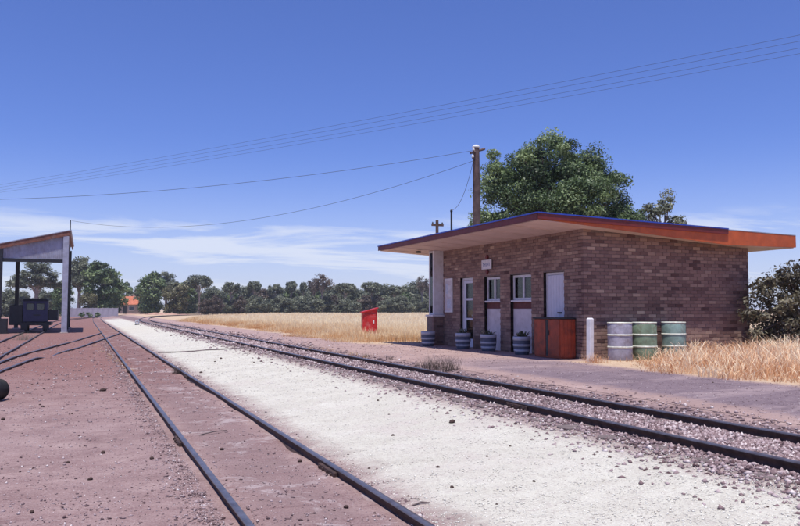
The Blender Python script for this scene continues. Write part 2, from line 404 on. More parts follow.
# ------------------------------------------------------------------ railway tracks
def smooth_path(pts, step=1.5):
    P = np.array(pts, float); out = []
    T = np.zeros_like(P)
    for i in range(len(P)): T[i] = (P[min(i+1, len(P)-1)]-P[max(i-1, 0)])/2.
    for i in range(len(P)-1):
        L = np.linalg.norm(P[i+1]-P[i]); n = max(2, int(L/step))
        t0 = T[i]/max(np.linalg.norm(T[i]), 1e-6)*L; t1 = T[i+1]/max(np.linalg.norm(T[i+1]), 1e-6)*L
        for k in range(n):
            u = k/n; out.append((2*u**3-3*u*u+1)*P[i]+(u**3-2*u*u+u)*t0+(-2*u**3+3*u*u)*P[i+1]+(u**3-u*u)*t1)
    out.append(P[-1]); return np.array(out)
def offset(path, off):
    d = np.gradient(path, axis=0); d /= np.linalg.norm(d, axis=1)[:, None]
    return path+np.stack([d[:, 1], -d[:, 0]], 1)*off
RPROF = [(-.05, 0), (-.05, .012), (-.012, .028), (-.010, .075), (-.0275, .085), (-.0275, .108), (-.022, .115), (.022, .115), (.0275, .108), (.0275, .085), (.010, .075), (.012, .028), (.05, .012), (.05, 0)]
def rail(path, ztop, parent, name='rail'):
    """I-section swept along the path; the worn running surface is a sub-part"""
    d = np.gradient(path, axis=0); d /= np.linalg.norm(d, axis=1)[:, None]; nrm = np.stack([d[:, 1], -d[:, 0]], 1)
    z = ztop(path[:, 0], path[:, 1]) if callable(ztop) else np.full(len(path), ztop)
    def sweep(pr, close, mat, nm, par):
        V = np.concatenate([np.stack([path[:, 0]+nrm[:, 0]*u, path[:, 1]+nrm[:, 1]*u, z-.115+h], 1)[:, None, :] for (u, h) in pr], 1)
        n, k = V.shape[:2]; i = np.arange(n-1)[:, None]*k; j = np.arange(k if close else k-1)[None, :]; j2 = (j+1) % k
        F = np.stack([i+j, i+k+j, i+k+j2, i+j2], -1).reshape(-1, 4)[:, ::-1]
        return link(nm, np_mesh(nm, V.reshape(-1, 3), F, mat), par)
    r = sweep(RPROF, True, M_RUST, name, parent)
    sweep([(-.0285, .103), (-.0285, .109), (-.0225, .1165), (.0225, .1165), (.0285, .109), (.0285, .103)], False, M_STEEL, 'running_surface', r)
    return r
G = .5665
def zl(a, d): return np.full(len(a), .082)+.002*np.sin(d*.5)
trL = thing('railway_track', 'siding track half buried in pink soil beside the white gravel', 'track')
pL = smooth_path([(1.66, -2), (1.62, 25), (1.60, 70), (1.66, 110), (2.4, 150), (5.5, 180)])
rail(offset(pL, -G), zl, trL); rail(offset(pL, G), zl, trL)
pR = smooth_path([(5.90, -3), (5.89, 20), (5.86, 60), (6.0, 84), (7.6, 108), (12.8, 136), (22, 160), (40, 184)])
def zr(a, d): return np.interp(a, [0, 6.9, 8.2, 99], [.33, .33, .47, .47])
trR = thing('railway_track', 'main line track on grey ballast beside the bitumen platform', 'track')
rail(offset(pR, -G), zr, trR); rail(offset(pR, G), zr, trR)
sleepers = [MB().bbox(-.9, .9, -.11, .11, -.10, .0, .012).mesh('sleeper', M_WOOD) for k in range(3)]
for k, y in enumerate(np.arange(2.6, 80, .69)):
    s = link('sleeper', sleepers[k % 3], trR); s.location = (5.89+random.uniform(-.05, .05), y+random.uniform(-.04, .04), .243+random.uniform(-.006, .005))
    s.rotation_euler = (0, 0, random.uniform(-.03, .03))
trS = thing('railway_track', 'track of rusty rails leading under the tall iron shed', 'track')
pS = smooth_path([(-2.96, 18), (-2.97, 45), (-2.97, 85), (-2.2, 116), (2.0, 156), (11.7, 205), (24, 240)])
rail(offset(pS, -G), lambda a, d: np.full(len(a), .082), trS); rail(offset(pS, G), lambda a, d: np.full(len(a), .082), trS)
trX = thing('railway_track', 'diagonal crossover rails joining the siding to the shed track', 'track')
def zx(dips):
    def f(a, d):
        z = np.full(len(a), .066)
        for (c, w_, dep) in dips: z = z-dep*np.exp(-((d-c)/w_)**2)
        return z
    return f
rail(smooth_path([(-2.42, 21.5), (-2.30, 23), (-1.94, 27.9), (-.55, 39), (.9, 51.5), (1.05, 54)], .5), zx([(21, 2.6, .09), (40, 3, .02)]), trX)
rail(smooth_path([(-2.0, 19.4), (-1.72, 22.6), (-1.26, 27.1), (-.82, 28.9), (.30, 37), (1.95, 50.5), (2.17, 53.5)], .4), zx([(19, 1.3, .09), (27.9, .8, .085), (34, 2, .02)]), trX)
# joints on the nearer rails
for par, a, dd, zt in ((trL, 1.62-G, (9.4, 20.4, 31.4), .08), (trL, 1.62+G, (7.2, 18.2, 29.2), .08), (trR, 5.89-G, (9.0, 20, 31), .33), (trR, 5.89+G, (12.6, 23.6), .33)):
    for d in dd:
        m_ = MB(); m_.bbox(-.034, .034, -.26, .26, -.085, -.03, .006)
        for q in (-.19, -.07, .07, .19): m_.bbox(-.05, .05, q-.014, q+.014, -.07, -.044, .004)
        o = m_.build('fishplate', M_RUST, par); o.location = (a, d, zt)

# stones: chipped octahedra scattered in bulk
def stones(name, A, D, Zs, size, tint, mat, parent=None):
    n = len(A); o8 = np.array([(1, 0, 0), (-1, 0, 0), (0, 1, 0), (0, -1, 0), (0, 0, 1), (0, 0, -1)], float)
    ang = rng.uniform(0, 6.283, n); ca, sa = np.cos(ang), np.sin(ang)
    v = o8[None]*rng.uniform(.55, 1.2, (n, 6, 1))+rng.normal(0, .16, (n, 6, 3))
    v *= size[:, None, None]*np.stack([rng.uniform(.7, 1.3, n), rng.uniform(.7, 1.3, n), rng.uniform(.5, .9, n)], 1)[:, None, :]
    x = v[..., 0]*ca[:, None]-v[..., 1]*sa[:, None]; y = v[..., 0]*sa[:, None]+v[..., 1]*ca[:, None]
    V = np.stack([x+A[:, None], y+D[:, None], v[..., 2]+Zs[:, None]], -1).reshape(-1, 3)
    f = np.array([(0, 2, 4), (2, 1, 4), (1, 3, 4), (3, 0, 4), (2, 0, 5), (1, 2, 5), (3, 1, 5), (0, 3, 5)])
    F = (np.arange(n)[:, None, None]*6+f[None]).reshape(-1, 3)
    return link(name, np_mesh(name, V, F, mat, np.repeat(tint, 8)), parent)
def dist_sample(n, d0, d1, p=1.6):
    u = rng.random(n); q = 1-p
    return (d0**q+u*(d1**q-d0**q))**(1/q)
# ballast between and beside the main-line rails
n = 52000; D = dist_sample(n, 2.2, 75, 1.5); A = 5.92+rng.normal(0, .52, n); A = np.clip(A, 4.2, 7.5)
k = (np.abs(np.abs(A-5.895)-G) > .05) & ~((np.abs((D-2.6+.345) % .69-.345) < .10) & (np.abs(A-5.89) < .52) & (rng.random(len(A)) < .6)); A, D = A[k], D[k]
sz = rng.uniform(.012, .034, len(A))*np.clip(D/14, 1, 2.2)
t_ = np.clip(rng.normal(.48, .24, len(A)), 0, 1)
tag(stones('ballast', A, D, gh(A, D)+sz*.25, sz, t_, M_STONE), 'grey and brown broken stone ballast under the main line rails', 'ballast', kind='stuff')
# pale pebbles over the gravel strip
n = 60000; D = dist_sample(n, 2.2, 45, 1.9); A = rng.uniform(2.2, 5.1, n)
sz = (.0028+.0085*rng.random(n)**3)*np.clip(D/10, 1, 2.); t_ = np.clip(rng.normal(.78, .22, n), 0, 1)
tag(stones('gravel', A, D, gh(A, D)+.005+sz*.2, sz, t_, M_PEBB), 'loose pale pebbles strewn over the white gravel strip', 'gravel', kind='stuff')
# grit on the soil and along the siding rails
n = 60000; D = dist_sample(n, 2.2, 45, 1.8); A = rng.uniform(-6, 2.5, n)
e = 20000; De = dist_sample(e, 2.2, 50, 1.6); Ae = 1.62+np.where(rng.random(e) < .5, -1, 1)*(G+.075+np.abs(rng.normal(0, .13, e)))
A = np.concatenate([A, Ae]); D = np.concatenate([D, De]); k = np.abs(np.abs(A-1.62)-G) > .05; A, D = A[k], D[k]
sz = (.003+.014*rng.random(len(A))**7+.006*rng.random(len(A))**2)*np.clip(D/10, 1, 2.)
tag(stones('grit', A, D, gh(A, D)+sz*.2, sz, np.clip(rng.normal(.45, .27, len(A)), 0, 1), M_STONE), 'brown and pale grit scattered over the pink soil', 'grit', kind='stuff')
n = 7000; D = dist_sample(n, 4, 40, 1.6); A = rng.uniform(7.0, 10.4, n); sz = rng.uniform(.004, .012, n)*np.clip(D/12, 1, 2.)
tag(stones('platform_grit', A, D, gh(A, D)+.005+sz*.2, sz, np.clip(rng.normal(.5, .25, n), 0, 1), M_STONE), 'fine grit lying over the bitumen and sand of the platform', 'grit', kind='stuff')

# pixel -> ground point (for single clods seen in the photograph)
_f = Vector((math.sin(YAW)*math.cos(PITCH), math.cos(YAW)*math.cos(PITCH), math.sin(PITCH)))
_r = Vector((math.cos(YAW), -math.sin(YAW), 0)); _u = _r.cross(_f)
def at_px(x, y):
    v = _f+_r*(x-400)/778.-_u*(y-263)/778.; z = .1
    for _ in range(12):
        t = (z-1.55)/v.z; a, d = v.x*t, v.y*t; z = float(gh(a, d))
    return a, d, z, 778/t
clodm = []
for k in range(5):
    r_ = random.Random(k); clodm.append(MB().ellip((0, 0, .30), (1, .8, .62), 8, 5, .22, .5, k).mesh('clod', M_CLOD))
def clods(pxs, label, group):
    for i, (x, y, wpx) in enumerate(pxs):
        a, d, z, s = at_px(x, y); o = link('clod', clodm[i % 5]); r = wpx/s*.40
        o.location = (a, d, z+.002); o.scale = (r, r, r); o.rotation_euler = (0, 0, i*1.7); tag(o, label, 'clod', group)
clods([(393, 436, 5), (438, 468, 6), (452, 488, 6), (369, 469, 4), (452, 423, 9), (389, 415, 3), (378, 401, 4), (510, 447, 4), (534, 482, 5), (497, 505, 4), (487, 457, 4), (695, 489, 5), (768, 508, 4), (610, 458, 4), (348, 455, 3), (201, 373, 4), (215, 362, 3), (221, 359, 4), (254, 363, 3), (418, 500, 4)],
      'small dark clod lying loose on the white gravel strip', 'dark clods on the gravel')
clods([(103, 391, 8), (72, 414, 3), (152, 459, 6), (103, 453, 6), (90, 480, 7), (68, 463, 5), (32, 513, 7), (32, 385, 3), (44, 389, 3), (43, 407, 4), (3, 420, 6), (222, 450, 6), (33, 399, 2), (300, 462, 6), (346, 508, 8), (40, 405, 3), (116, 389, 4)],
      'small dark clod lying loose on the pink soil', 'dark clods on the soil')
clods([(640, 402, 4), (661, 397, 3), (713, 383, 3)], 'small dark clod lying loose on the bitumen platform', 'dark clods on the platform')

# thin timber edging let across the gravel
ed = thing('timber_edging', 'long thin dark timber edging laid across the white gravel', 'edging', (2.42, 28.3, 0))
pts = [(2.42+2.75*u, 28.3-1.75*u) for u in np.linspace(0, 1, 6)]
for i in range(5):
    (a0, d0), (a1, d1) = pts[i], pts[i+1]; L = math.hypot(a1-a0, d1-d0)
    b = MB().bbox(0, L-.01, -.045, .045, -.03, .035, .01).build('board', M_WOOD, ed)
    z0, z1 = float(gh(a0, d0)), float(gh(a1, d1)); b.location = (a0-2.42, d0-28.3, z0+.01); b.rotation_euler = (0, -math.atan2(z1-z0, L), math.atan2(d1-d0, a1-a0))
# dead sticks
for i, (x0, y0, x1, y1, lab) in enumerate([(199, 436, 227, 431, 'thin dead stick lying between the siding rails'), (412, 507, 430, 504, 'short bent brown stick beside the end of the siding rail')]):
    a0, d0, z0, s = at_px(x0, y0); a1, d1, z1, _ = at_px(x1, y1)
    tag(MB().tube([(a0, d0, z0+.012), ((a0+a1)/2+.01, (d0+d1)/2+.02, (z0+z1)/2+.022), (a1, d1, z1+.012)], [.006, .008, .004], 6).build('stick', M_WOOD), lab, 'stick')
# pale ring-like fitting by the far end of the gravel
pf = thing('point_weight', 'small white ringed point weight standing on the far gravel', 'point weight', (4.35, 72.5, .13))
MB().lathe([(.05, 0), (.20, 0), (.20, .10), (.05, .10)], 16).build('base', M_DARK, pf)
b = MB().lathe([(.09, -.05), (.19, -.05), (.19, .05), (.09, .05), (.09, -.05)], 18).build('ring', M_TUBW, pf); b.location = (0, 0, .27); b.rotation_euler = (R(90), 0, 0)
# black wheel at the very edge of the yard
wa, wd, wz, s = at_px(-7, 401)
wh = thing('steel_drum', 'black round drum lying on its side on the pink soil', 'drum', (wa, wd, wz), R(-25))
b = MB().lathe([(.0, -.2), (.17, -.2), (.18, -.18), (.165, -.16), (.165, .16), (.18, .18), (.17, .2), (.0, .2)], 24).build('body', M_BLACK, wh); b.location = (0, 0, .178); b.rotation_euler = (R(90), 0, 0)

# ------------------------------------------------------------------ station building
FX = 11.1; SY = 15.65; BX = 16.33; EY = 24.0; Z0 = .30; FL = .35
def wall_top(a): return np.interp(a, [9.5, 16.2, 18], [3.585, 3.165, 3.165])
st = thing('station_building', 'low brick station office with wide flat skillion roof and orange fascia', 'building')
OPEN = [  # (y0, y1, z1): recessed openings in the platform wall, ground to head
    (16.50, 17.44, 2.50, 'door2'), (18.04, 19.15, 2.51, 'win2'), (19.73, 20.69, 2.51, 'win1'), (21.43, 22.30, 2.54, 'door1')]
wallp = MB()
cuts = [SY+.03] + [v for o in OPEN for v in o[:2]] + [EY]
WT = wall_top(FX)
for i in range(len(cuts)-1):
    y0, y1 = cuts[i], cuts[i+1]; z0 = Z0
    if i % 2 == 1: z0 = OPEN[i//2][2]
    wallp.box(FX+.012, FX+.24, y0, y1, z0, WT)
wall_f = wallp.build('platform_wall', M_MORT, st)
sw = MB()
sw.hexa([(FX+.012, SY+.012, Z0), (BX-.012, SY+.012, Z0), (BX-.012, SY+.24, Z0), (FX+.012, SY+.24, Z0),
         (FX+.012, SY+.012, WT), (BX-.012, SY+.012, wall_top(BX)), (BX-.012, SY+.24, wall_top(BX)), (FX+.012, SY+.24, WT)])
wall_s = sw.build('end_wall', M_MORT, st)
bk = MB(); bk.box(BX-.24, BX-.012, SY+.25, EY-.25, Z0, wall_top(BX))
bk.hexa([(FX+.25, EY-.24, Z0), (BX-.012, EY-.24, Z0), (BX-.012, EY, Z0), (FX+.25, EY, Z0), (FX+.25, EY-.24, WT), (BX-.012, EY-.24, wall_top(BX)), (BX-.012, EY, wall_top(BX)), (FX+.25, EY, WT)])
bk.build('rear_walls', M_MORT, st)
MB().box(FX+.25, BX-.25, SY+.25, EY-.25, .31, .37).build('floor', M_INSIDE, st)
# bricks
CH = .0862; BL = .24
def brick_tint(): return min(1, max(0, random.gauss(.44, .20)))
def brick_mesh(L, tint, side):
    """unit brick: face on the local -y plane"""
    b = MB(); h = CH-.010; d = .10; c = .004
    v = [(0, 0.0, 0), (L, 0, 0), (L, 0, h), (0, 0, h)]
    f0 = [(c, 0, c), (L-c, 0, c), (L-c, 0, h-c), (c, 0, h-c)]
    r0 = [(0, c, 0), (L, c, 0), (L, c, h), (0, c, h)]; bk_ = [(0, d, 0), (L, d, 0), (L, d, h), (0, d, h)]
    V = f0+r0+bk_; F = [(0, 1, 2, 3)]
    for k in range(4): j = (k+1) % 4; F += [(4+k, 4+j, j, k), (8+k, 8+j, 4+j, 4+k)]
    b.add(V, F, tint); return b
# end wall: the 300 courses/bricks that show largest are single objects, the rest one part
end_b = []
nc = int((3.48-Z0)/CH)
for c in range(nc+1):
    z = Z0+.005+c*CH; x = FX - (BL/2 if c % 2 else 0)
    while x < BX-.02:
        x0 = max(x, FX); x1 = min(x+BL, BX)-.010
        if x1-x0 > .04:
            zt = float(wall_top((x0+x1)/2))
            if z+CH < zt+.02: end_b.append((x0, z, x1-x0))
        x += BL
singles = [b for b in end_b if b[2] > .2 and b[1] > 1.35 and b[0] < 14.6]
singles.sort(key=lambda b: b[0]*1.0-b[1]*.02)
single = set(singles[:300])
vari = [brick_mesh(BL-.010, k/15., 0).mesh('brick', M_BRICK) for k in range(16)]
rest = MB()
def put_side(mb, x0, z, L, jit):
    b = brick_mesh(L, brick_tint(), 0); mb.add([(x0+p[0], SY+p[1]+jit, z+p[2]) for p in b.v], b.f, b.t[0])
for bk_ in end_b:
    jit = random.uniform(-.003, .004)
    if bk_ in single:
        o = link('brick', vari[int(brick_tint()*15)], wall_s); o.location = (bk_[0], SY+jit, bk_[1])
    else: put_side(rest, bk_[0], bk_[1], bk_[2], jit)
tag(rest.build('bricks', M_BRICK, wall_s), kind='stuff')
fr_ = MB()
def put_front(mb, y0, z, L, jit):
    b = brick_mesh(L, min(1, max(0, random.gauss(.50, .17))), 0)
    mb.add([(FX+p[1]+jit, y0+L-p[0], z+p[2]) for p in b.v], b.f, b.t[0])
for c in range(nc+1):
    z = Z0+.005+c*CH
    if z+CH > WT+.03: continue
    blocked = [(o[0], o[1]) for o in OPEN if z < o[2]-.02]
    y = SY+.105-(BL/2 if c % 2 == 0 else 0)
    while y < EY:
        segs = [(max(y, SY+.105), min(y+BL-.010, EY))]
        for (b0, b1) in blocked:
            ns = []
            for (s0, s1) in segs:
                if s1 <= b0 or s0 >= b1: ns.append((s0, s1))
                else:
                    if s0 < b0: ns.append((s0, b0))
                    if s1 > b1: ns.append((b1, s1))
            segs = ns
        for (s0, s1) in segs:
            if s1-s0 > .03: put_front(fr_, s0, z, s1-s0, random.uniform(-.003, .004))
        y += BL
tag(fr_.build('bricks', M_BRICK, wall_f), kind='stuff')

# windows with the pale panels beneath
def window(y0, y1, curtain):
    xr = FX+.10
    zt, zs = 2.50, 1.80
    wn = MB()
    wn.bbox(xr, xr+.07, y0+.003, y0+.06, zs, zt-.003, .006); wn.bbox(xr, xr+.07, y1-.06, y1-.003, zs, zt-.003, .006)
    wn.bbox(xr+.002, xr+.068, y0+.06, y1-.06, zt-.075, zt-.003, .006); wn.bbox(xr+.002, xr+.068, y0+.06, y1-.06, zs, zs+.06, .006)
    ym = (y0+y1)/2; wn.bbox(xr-.004, xr+.06, ym-.035, ym+.035, zs+.06, zt-.075, .006)
    wo = wn.build('window', M_WHITE, st)
    for (a, b) in ((y0+.06, ym-.035), (ym+.035, y1-.06)):
        MB().box(xr+.03, xr+.034, a, b, zs+.06, zt-.075).build('pane', M_GLASS, wo)
    if curtain:
        for (a, b) in curtain:
            cb = MB(); n = 14
            V = []; F = []
            for i in range(n+1):
                y = a+(b-a)*i/n; V += [(xr+.12+.02*math.sin(i*2.1), y, zs+.04), (xr+.12+.02*math.sin(i*2.1+.3), y, zt-.05)]
            for i in range(n): F.append((2*i, 2*i+2, 2*i+3, 2*i+1))
            cb.add(V, F, .5, True).build('curtain', M_CURT, wo)
    MB().bbox(xr-.085, xr+.07, y0+.004, y1-.004, zs-.055, zs-.002, .008).build('sill', M_WHITE, wo)
    MB().bbox(xr+.006, xr+.12, y0+.004, y1-.004, 1.56, zs-.057, .004).build('sill_band', M_PINK, st)
    p = MB().bbox(xr+.002, xr+.12, y0+.004, y1-.004, Z0, 1.558, .006).build('infill_panel', M_PANEL, st)
    MB().bbox(xr-.018, xr+.0015, y0+.004, y0+.05, FL, 1.55, .004).build('cover_strip', M_WHITE, p)
ym2 = (18.04+19.15)/2
window(18.04, 19.15, None)
window(19.73, 20.69, [(19.80, 20.16), (20.26, 20.64)])
# glazed door
def door1():
    y0, y1 = 21.43, 22.30; xr = FX+.09
    d = MB(); d.bbox(xr, xr+.08, y0+.003, y0+.05, FL, 2.53, .005); d.bbox(xr, xr+.08, y1-.05, y1-.003, FL, 2.53, .005); d.bbox(xr, xr+.08, y0+.05, y1-.05, 2.46, 2.53, .005)
    fr = d.build('door_frame', M_WHITE, st)
    l = MB(); a, b = y0+.055, y1-.055; x0, x1 = xr+.02, xr+.06
    l.bbox(x0, x1, a, a+.15, FL+.02, 2.455, .004); l.bbox(x0, x1, b-.13, b, FL+.02, 2.455, .004)
    zz = [FL+.02, .62, 1.20, 1.27, 1.82, 1.89, 2.36, 2.455]
    for k in range(0, 8, 2): l.bbox(x0+.002, x1-.002, a+.15, b-.13, zz[k], zz[k+1], .004)
    lf = l.build('door', M_DOORW, st)
    for (z0, z1) in ((.62, 1.20), (1.27, 1.82), (1.89, 2.36)): MB().box(x0+.018, x0+.022, a+.15, b-.13, z0, z1).build('pane', M_GLASS, lf)
    MB().lathe([(0, 0), (.022, .0), (.022, .03), (.012, .05), (.028, .07), (0, .085)], 12).build('handle', M_HOOP, lf).matrix_world = (
        __import__('mathutils').Matrix.Translation((x0, a+.07, 1.35)) @ __import__('mathutils').Matrix.Rotation(R(-90), 4, 'Y'))
door1()
def door2():
    y0, y1 = 16.50, 17.44; xr = FX+.09
    d = MB(); d.bbox(xr, xr+.08, y0+.003, y0+.05, FL, 2.49, .005); d.bbox(xr, xr+.08, y1-.05, y1-.003, FL, 2.49, .005); d.bbox(xr, xr+.08, y0+.05, y1-.05, 2.43, 2.49, .005)
    d.build('door_frame', M_WHITE, st)
    l = MB().bbox(xr+.02, xr+.06, y0+.056, y1-.056, FL+.02, 2.425, .004).build('door', M_DOORW, st)
    n = 6; wdt = (y1-y0-.13)/n
    for k in range(n): MB().bbox(xr+.012, xr+.0195, y0+.065+k*wdt+.003, y0+.065+(k+1)*wdt-.003, FL+.03, 2.415, .002).build('plank', M_DOORW, l)
    h = MB().bbox(xr-.03, xr+.012, y0+.24, y0+.40, 1.44, 1.475, .008); h.build('handle', M_DARK, l)
    MB().bbox(xr-.006, xr+.012, y0+.28, y0+.34, 1.27, 1.34, .006).build('lock', M_DARK, l)
door2()
# threshold steps of the doors
MB().bbox(FX-.02, FX+.24, 21.44, 22.29, Z0, FL+.018, .01).build('threshold', M_CONC, st)
MB().bbox(FX-.02, FX+.24, 16.51, 17.43, Z0, FL+.018, .01).build('threshold', M_CONC, st)
# framed notice board
nb = MB(); xr = FX-.045
nb.bbox(xr, xr+.045, 22.80, 22.85, 1.44, 2.55, .004); nb.bbox(xr, xr+.045, 23.32, 23.37, 1.44, 2.55, .004)
nb.bbox(xr+.001, xr+.044, 22.85, 23.32, 1.44, 1.50, .004); nb.bbox(xr+.001, xr+.044, 22.85, 23.32, 2.49, 2.55, .004)
nbo = tag(nb.build('notice_frame', M_WHITE, st))
MB().box(xr+.02, xr+.03, 22.85, 23.32, 1.50, 2.49).build('notice_panel', M_PANEL, nbo)
for (a, b, z0, z1, m_) in ((22.90, 23.10, 1.95, 2.32, M_WHITE), (23.13, 23.28, 2.05, 2.38, M_CURT), (22.92, 23.2, 1.58, 1.86, M_CURT)):
    MB().box(xr+.014, xr+.0185, a, b, z0, z1).build('notice', m_, nbo)
# projecting bay at the far end
bx0 = 10.76
bay = MB().bbox(bx0-.05, FX+.30, 23.50, EY+.02, Z0, 1.30, .01).build('bay_base', M_MORT, st)
bbk = MB()
for c in range(11):
    z = Z0+.03+c*CH; x = bx0-.052-(BL/2 if c % 2 else 0)
    while x < FX-.03:
        x0, x1 = max(x, bx0-.052), min(x+BL-.010, FX-.004)
        if x1-x0 > .03:
            b = brick_mesh(x1-x0, min(1, max(0, random.gauss(.35, .17))), 0); bbk.add([(x0+p[0], 23.492+p[1], z+p[2]) for p in b.v], b.f, b.t[0])
        x += BL
tag(bbk.build('bricks', M_BRICK, bay), kind='stuff')
MB().bbox(bx0-.10, FX+.006, 23.44, EY+.05, 1.302, 1.36, .01).build('bay_sill', M_WHITE, st)
MB().bbox(bx0, FX+.30, 23.55, 23.62, 1.362, 3.50, .006).build('bay_side_panel', M_WHITE, st)
bf = MB()
for y in (23.622, 23.92): bf.bbox(bx0, bx0+.06, y, y+.04, 1.362, 3.50, .004)
for z in (1.362, 3.43): bf.bbox(bx0+.002, bx0+.058, 23.662, 23.92, z, z+.06, .004)
bfo = bf.build('bay_window', M_WHITE, st)
MB().box(bx0+.02, bx0+.026, 23.662, 23.92, 1.422, 3.43).build('pane', M_GLASS, bfo)
MB().bbox(bx0+.07, FX+.30, 23.92, 23.96, 1.362, 3.50, .006).build('bay_end_panel', M_WHITE, st)
MB().box(FX-.02, FX+.01, 23.63, 23.91, 1.362, 3.48).build('bay_dark_backing', M_INSIDE, st)  # dark backing added behind the bay glass; its colour carries the unlit interior
# station name board, red bracket
sg = tag(MB().bbox(FX-.055, FX-.03, 20.14, 20.74, 2.73, 3.01, .006).build('name_board', M_WHITE, st), 'small white name board with blue lettering')
k_ = 0
for y in np.arange(20.24, 20.62, .062):
    MB().box(FX-.058, FX-.0555, y, y+.016, 2.82, 2.92).build('letter', M_INK, sg); MB().box(FX-.058, FX-.0555, y+.018, y+.046, (2.90, 2.86, 2.82)[k_ % 3], (2.92, 2.88, 2.84)[k_ % 3]).build('letter', M_INK, sg); k_ += 1
for (z0, z1) in ((3.012, 3.16), (2.58, 2.728)):
    zc = (z0+z1)/2
    MB().hexa([(FX-.05, 20.44, z0), (FX-.05, 20.36, zc), (FX-.05, 20.44, z1), (FX-.05, 20.52, zc), (FX+.0, 20.44, z0), (FX+.0, 20.36, zc), (FX+.0, 20.44, z1), (FX+.0, 20.52, zc)]).build('bracket', M_DRED, sg)

# roof
RX0, RX1, RY0, RY1 = 9.56, 17.52, 15.20, 25.55
def rt_(a): return 3.745-(a-RX0)*.0285
sf = MB()
xs = [RX0+.03, 12.0, 14.0, 16.2, RX1-.03]
for i in range(4):
    a, b = xs[i], xs[i+1]; za, zb = float(wall_top(a)), float(wall_top(b))
    sf.hexa([(a, RY0+.03, za), (b, RY0+.03, zb), (b, RY1-.03, zb), (a, RY1-.03, za), (a, RY0+.03, za+.02), (b, RY0+.03, zb+.02), (b, RY1-.03, zb+.02), (a, RY1-.03, za+.02)])
sfo = sf.build('soffit', M_SOFF, st)
# cover battens between the soffit sheets of the verandah
for y in np.arange(RY0+1.2, RY1-.4, 1.2):
    za, zb = float(wall_top(RX0+.06)), float(wall_top(FX-.02))
    MB().hexa([(RX0+.06, y, za-.012), (FX-.02, y, zb-.012), (FX-.02, y+.04, zb-.012), (RX0+.06, y+.04, za-.012), (RX0+.06, y, za), (FX-.02, y, zb), (FX-.02, y+.04, zb), (RX0+.06, y+.04, za)]).build('batten', M_SOFF, sfo)
rf = MB().hexa([(RX0-.02, RY0-.01, rt_(RX0)-.02), (RX1+.02, RY0-.01, rt_(RX1)-.02), (RX1+.02, RY1+.02, rt_(RX1)-.02), (RX0-.02, RY1+.02, rt_(RX0)-.02),
                (RX0-.02, RY0-.01, rt_(RX0)), (RX1+.02, RY0-.01, rt_(RX1)), (RX1+.02, RY1+.02, rt_(RX1)), (RX0-.02, RY1+.02, rt_(RX0))]).build('roof', M_ROOF, st)
def board(y0, y1, pts_lo, pts_hi, mat, name):
    m_ = MB()
    for i in range(len(pts_lo)-1):
        (a, z0), (b, z1) = pts_lo[i], pts_lo[i+1]; (_, z2), (_, z3) = pts_hi[i], pts_hi[i+1]
        m_.hexa([(a, y0, z0), (b, y0, z1), (b, y1, z1), (a, y1, z0), (a, y0, z2), (b, y0, z3), (b, y1, z3), (a, y1, z2)])
    return m_.build(name, mat, rf)
def bl(a): return float(np.interp(a, [9.5, 15.2, 18], [3.62, 3.185, 3.195]))-.005
AS = [RX0, 11.2, 13, 15.2, RX1]
board(RY0-.005, RY0+.025, [(a, bl(a)) for a in AS], [(a, rt_(a)-.022) for a in AS], M_ORANGE, 'barge_board')
board(RY1-.025, RY1+.005, [(a, bl(a)) for a in AS], [(a, rt_(a)-.022) for a in AS], M_ORANGE, 'barge_board')
AC = [RX0-.035, 11.2, 13, 15.17]
board(RY0-.045, RY0-.0065, [(a, rt_(a)-.135) for a in AC], [(a, rt_(a)-.012) for a in AC], M_DRED, 'dark_red_strip')  # dark red strip below the blue capping, proud of the orange board
board(RY0-.060, RY0-.008, [(a, rt_(a)-.0105) for a in AC], [(a, rt_(a)+.020) for a in AC], M_BLUE, 'capping')
MB().box(RX0-.035, RX0-.0205, RY0-.04, RY1+.02, rt_(RX0)-.155, rt_(RX0)-.012).build('front_fascia', M_DRED, rf)
MB().box(RX0-.06, RX0-.0215, RY0-.055, RY1+.03, rt_(RX0)-.0105, rt_(RX0)+.021).build('gutter', M_BLUE, rf)
MB().box(RX1-.001, RX1+.0195, RY0-.006, RY1+.006, bl(RX1), rt_(RX1)-.022).build('rear_fascia', M_ORANGE, rf)
MB().lathe([(.05, 0), (.09, .0), (.10, .05), (.0, .07)], 14, (10.35, 23.9, 3.43)).build('vent', M_DARK, sfo)

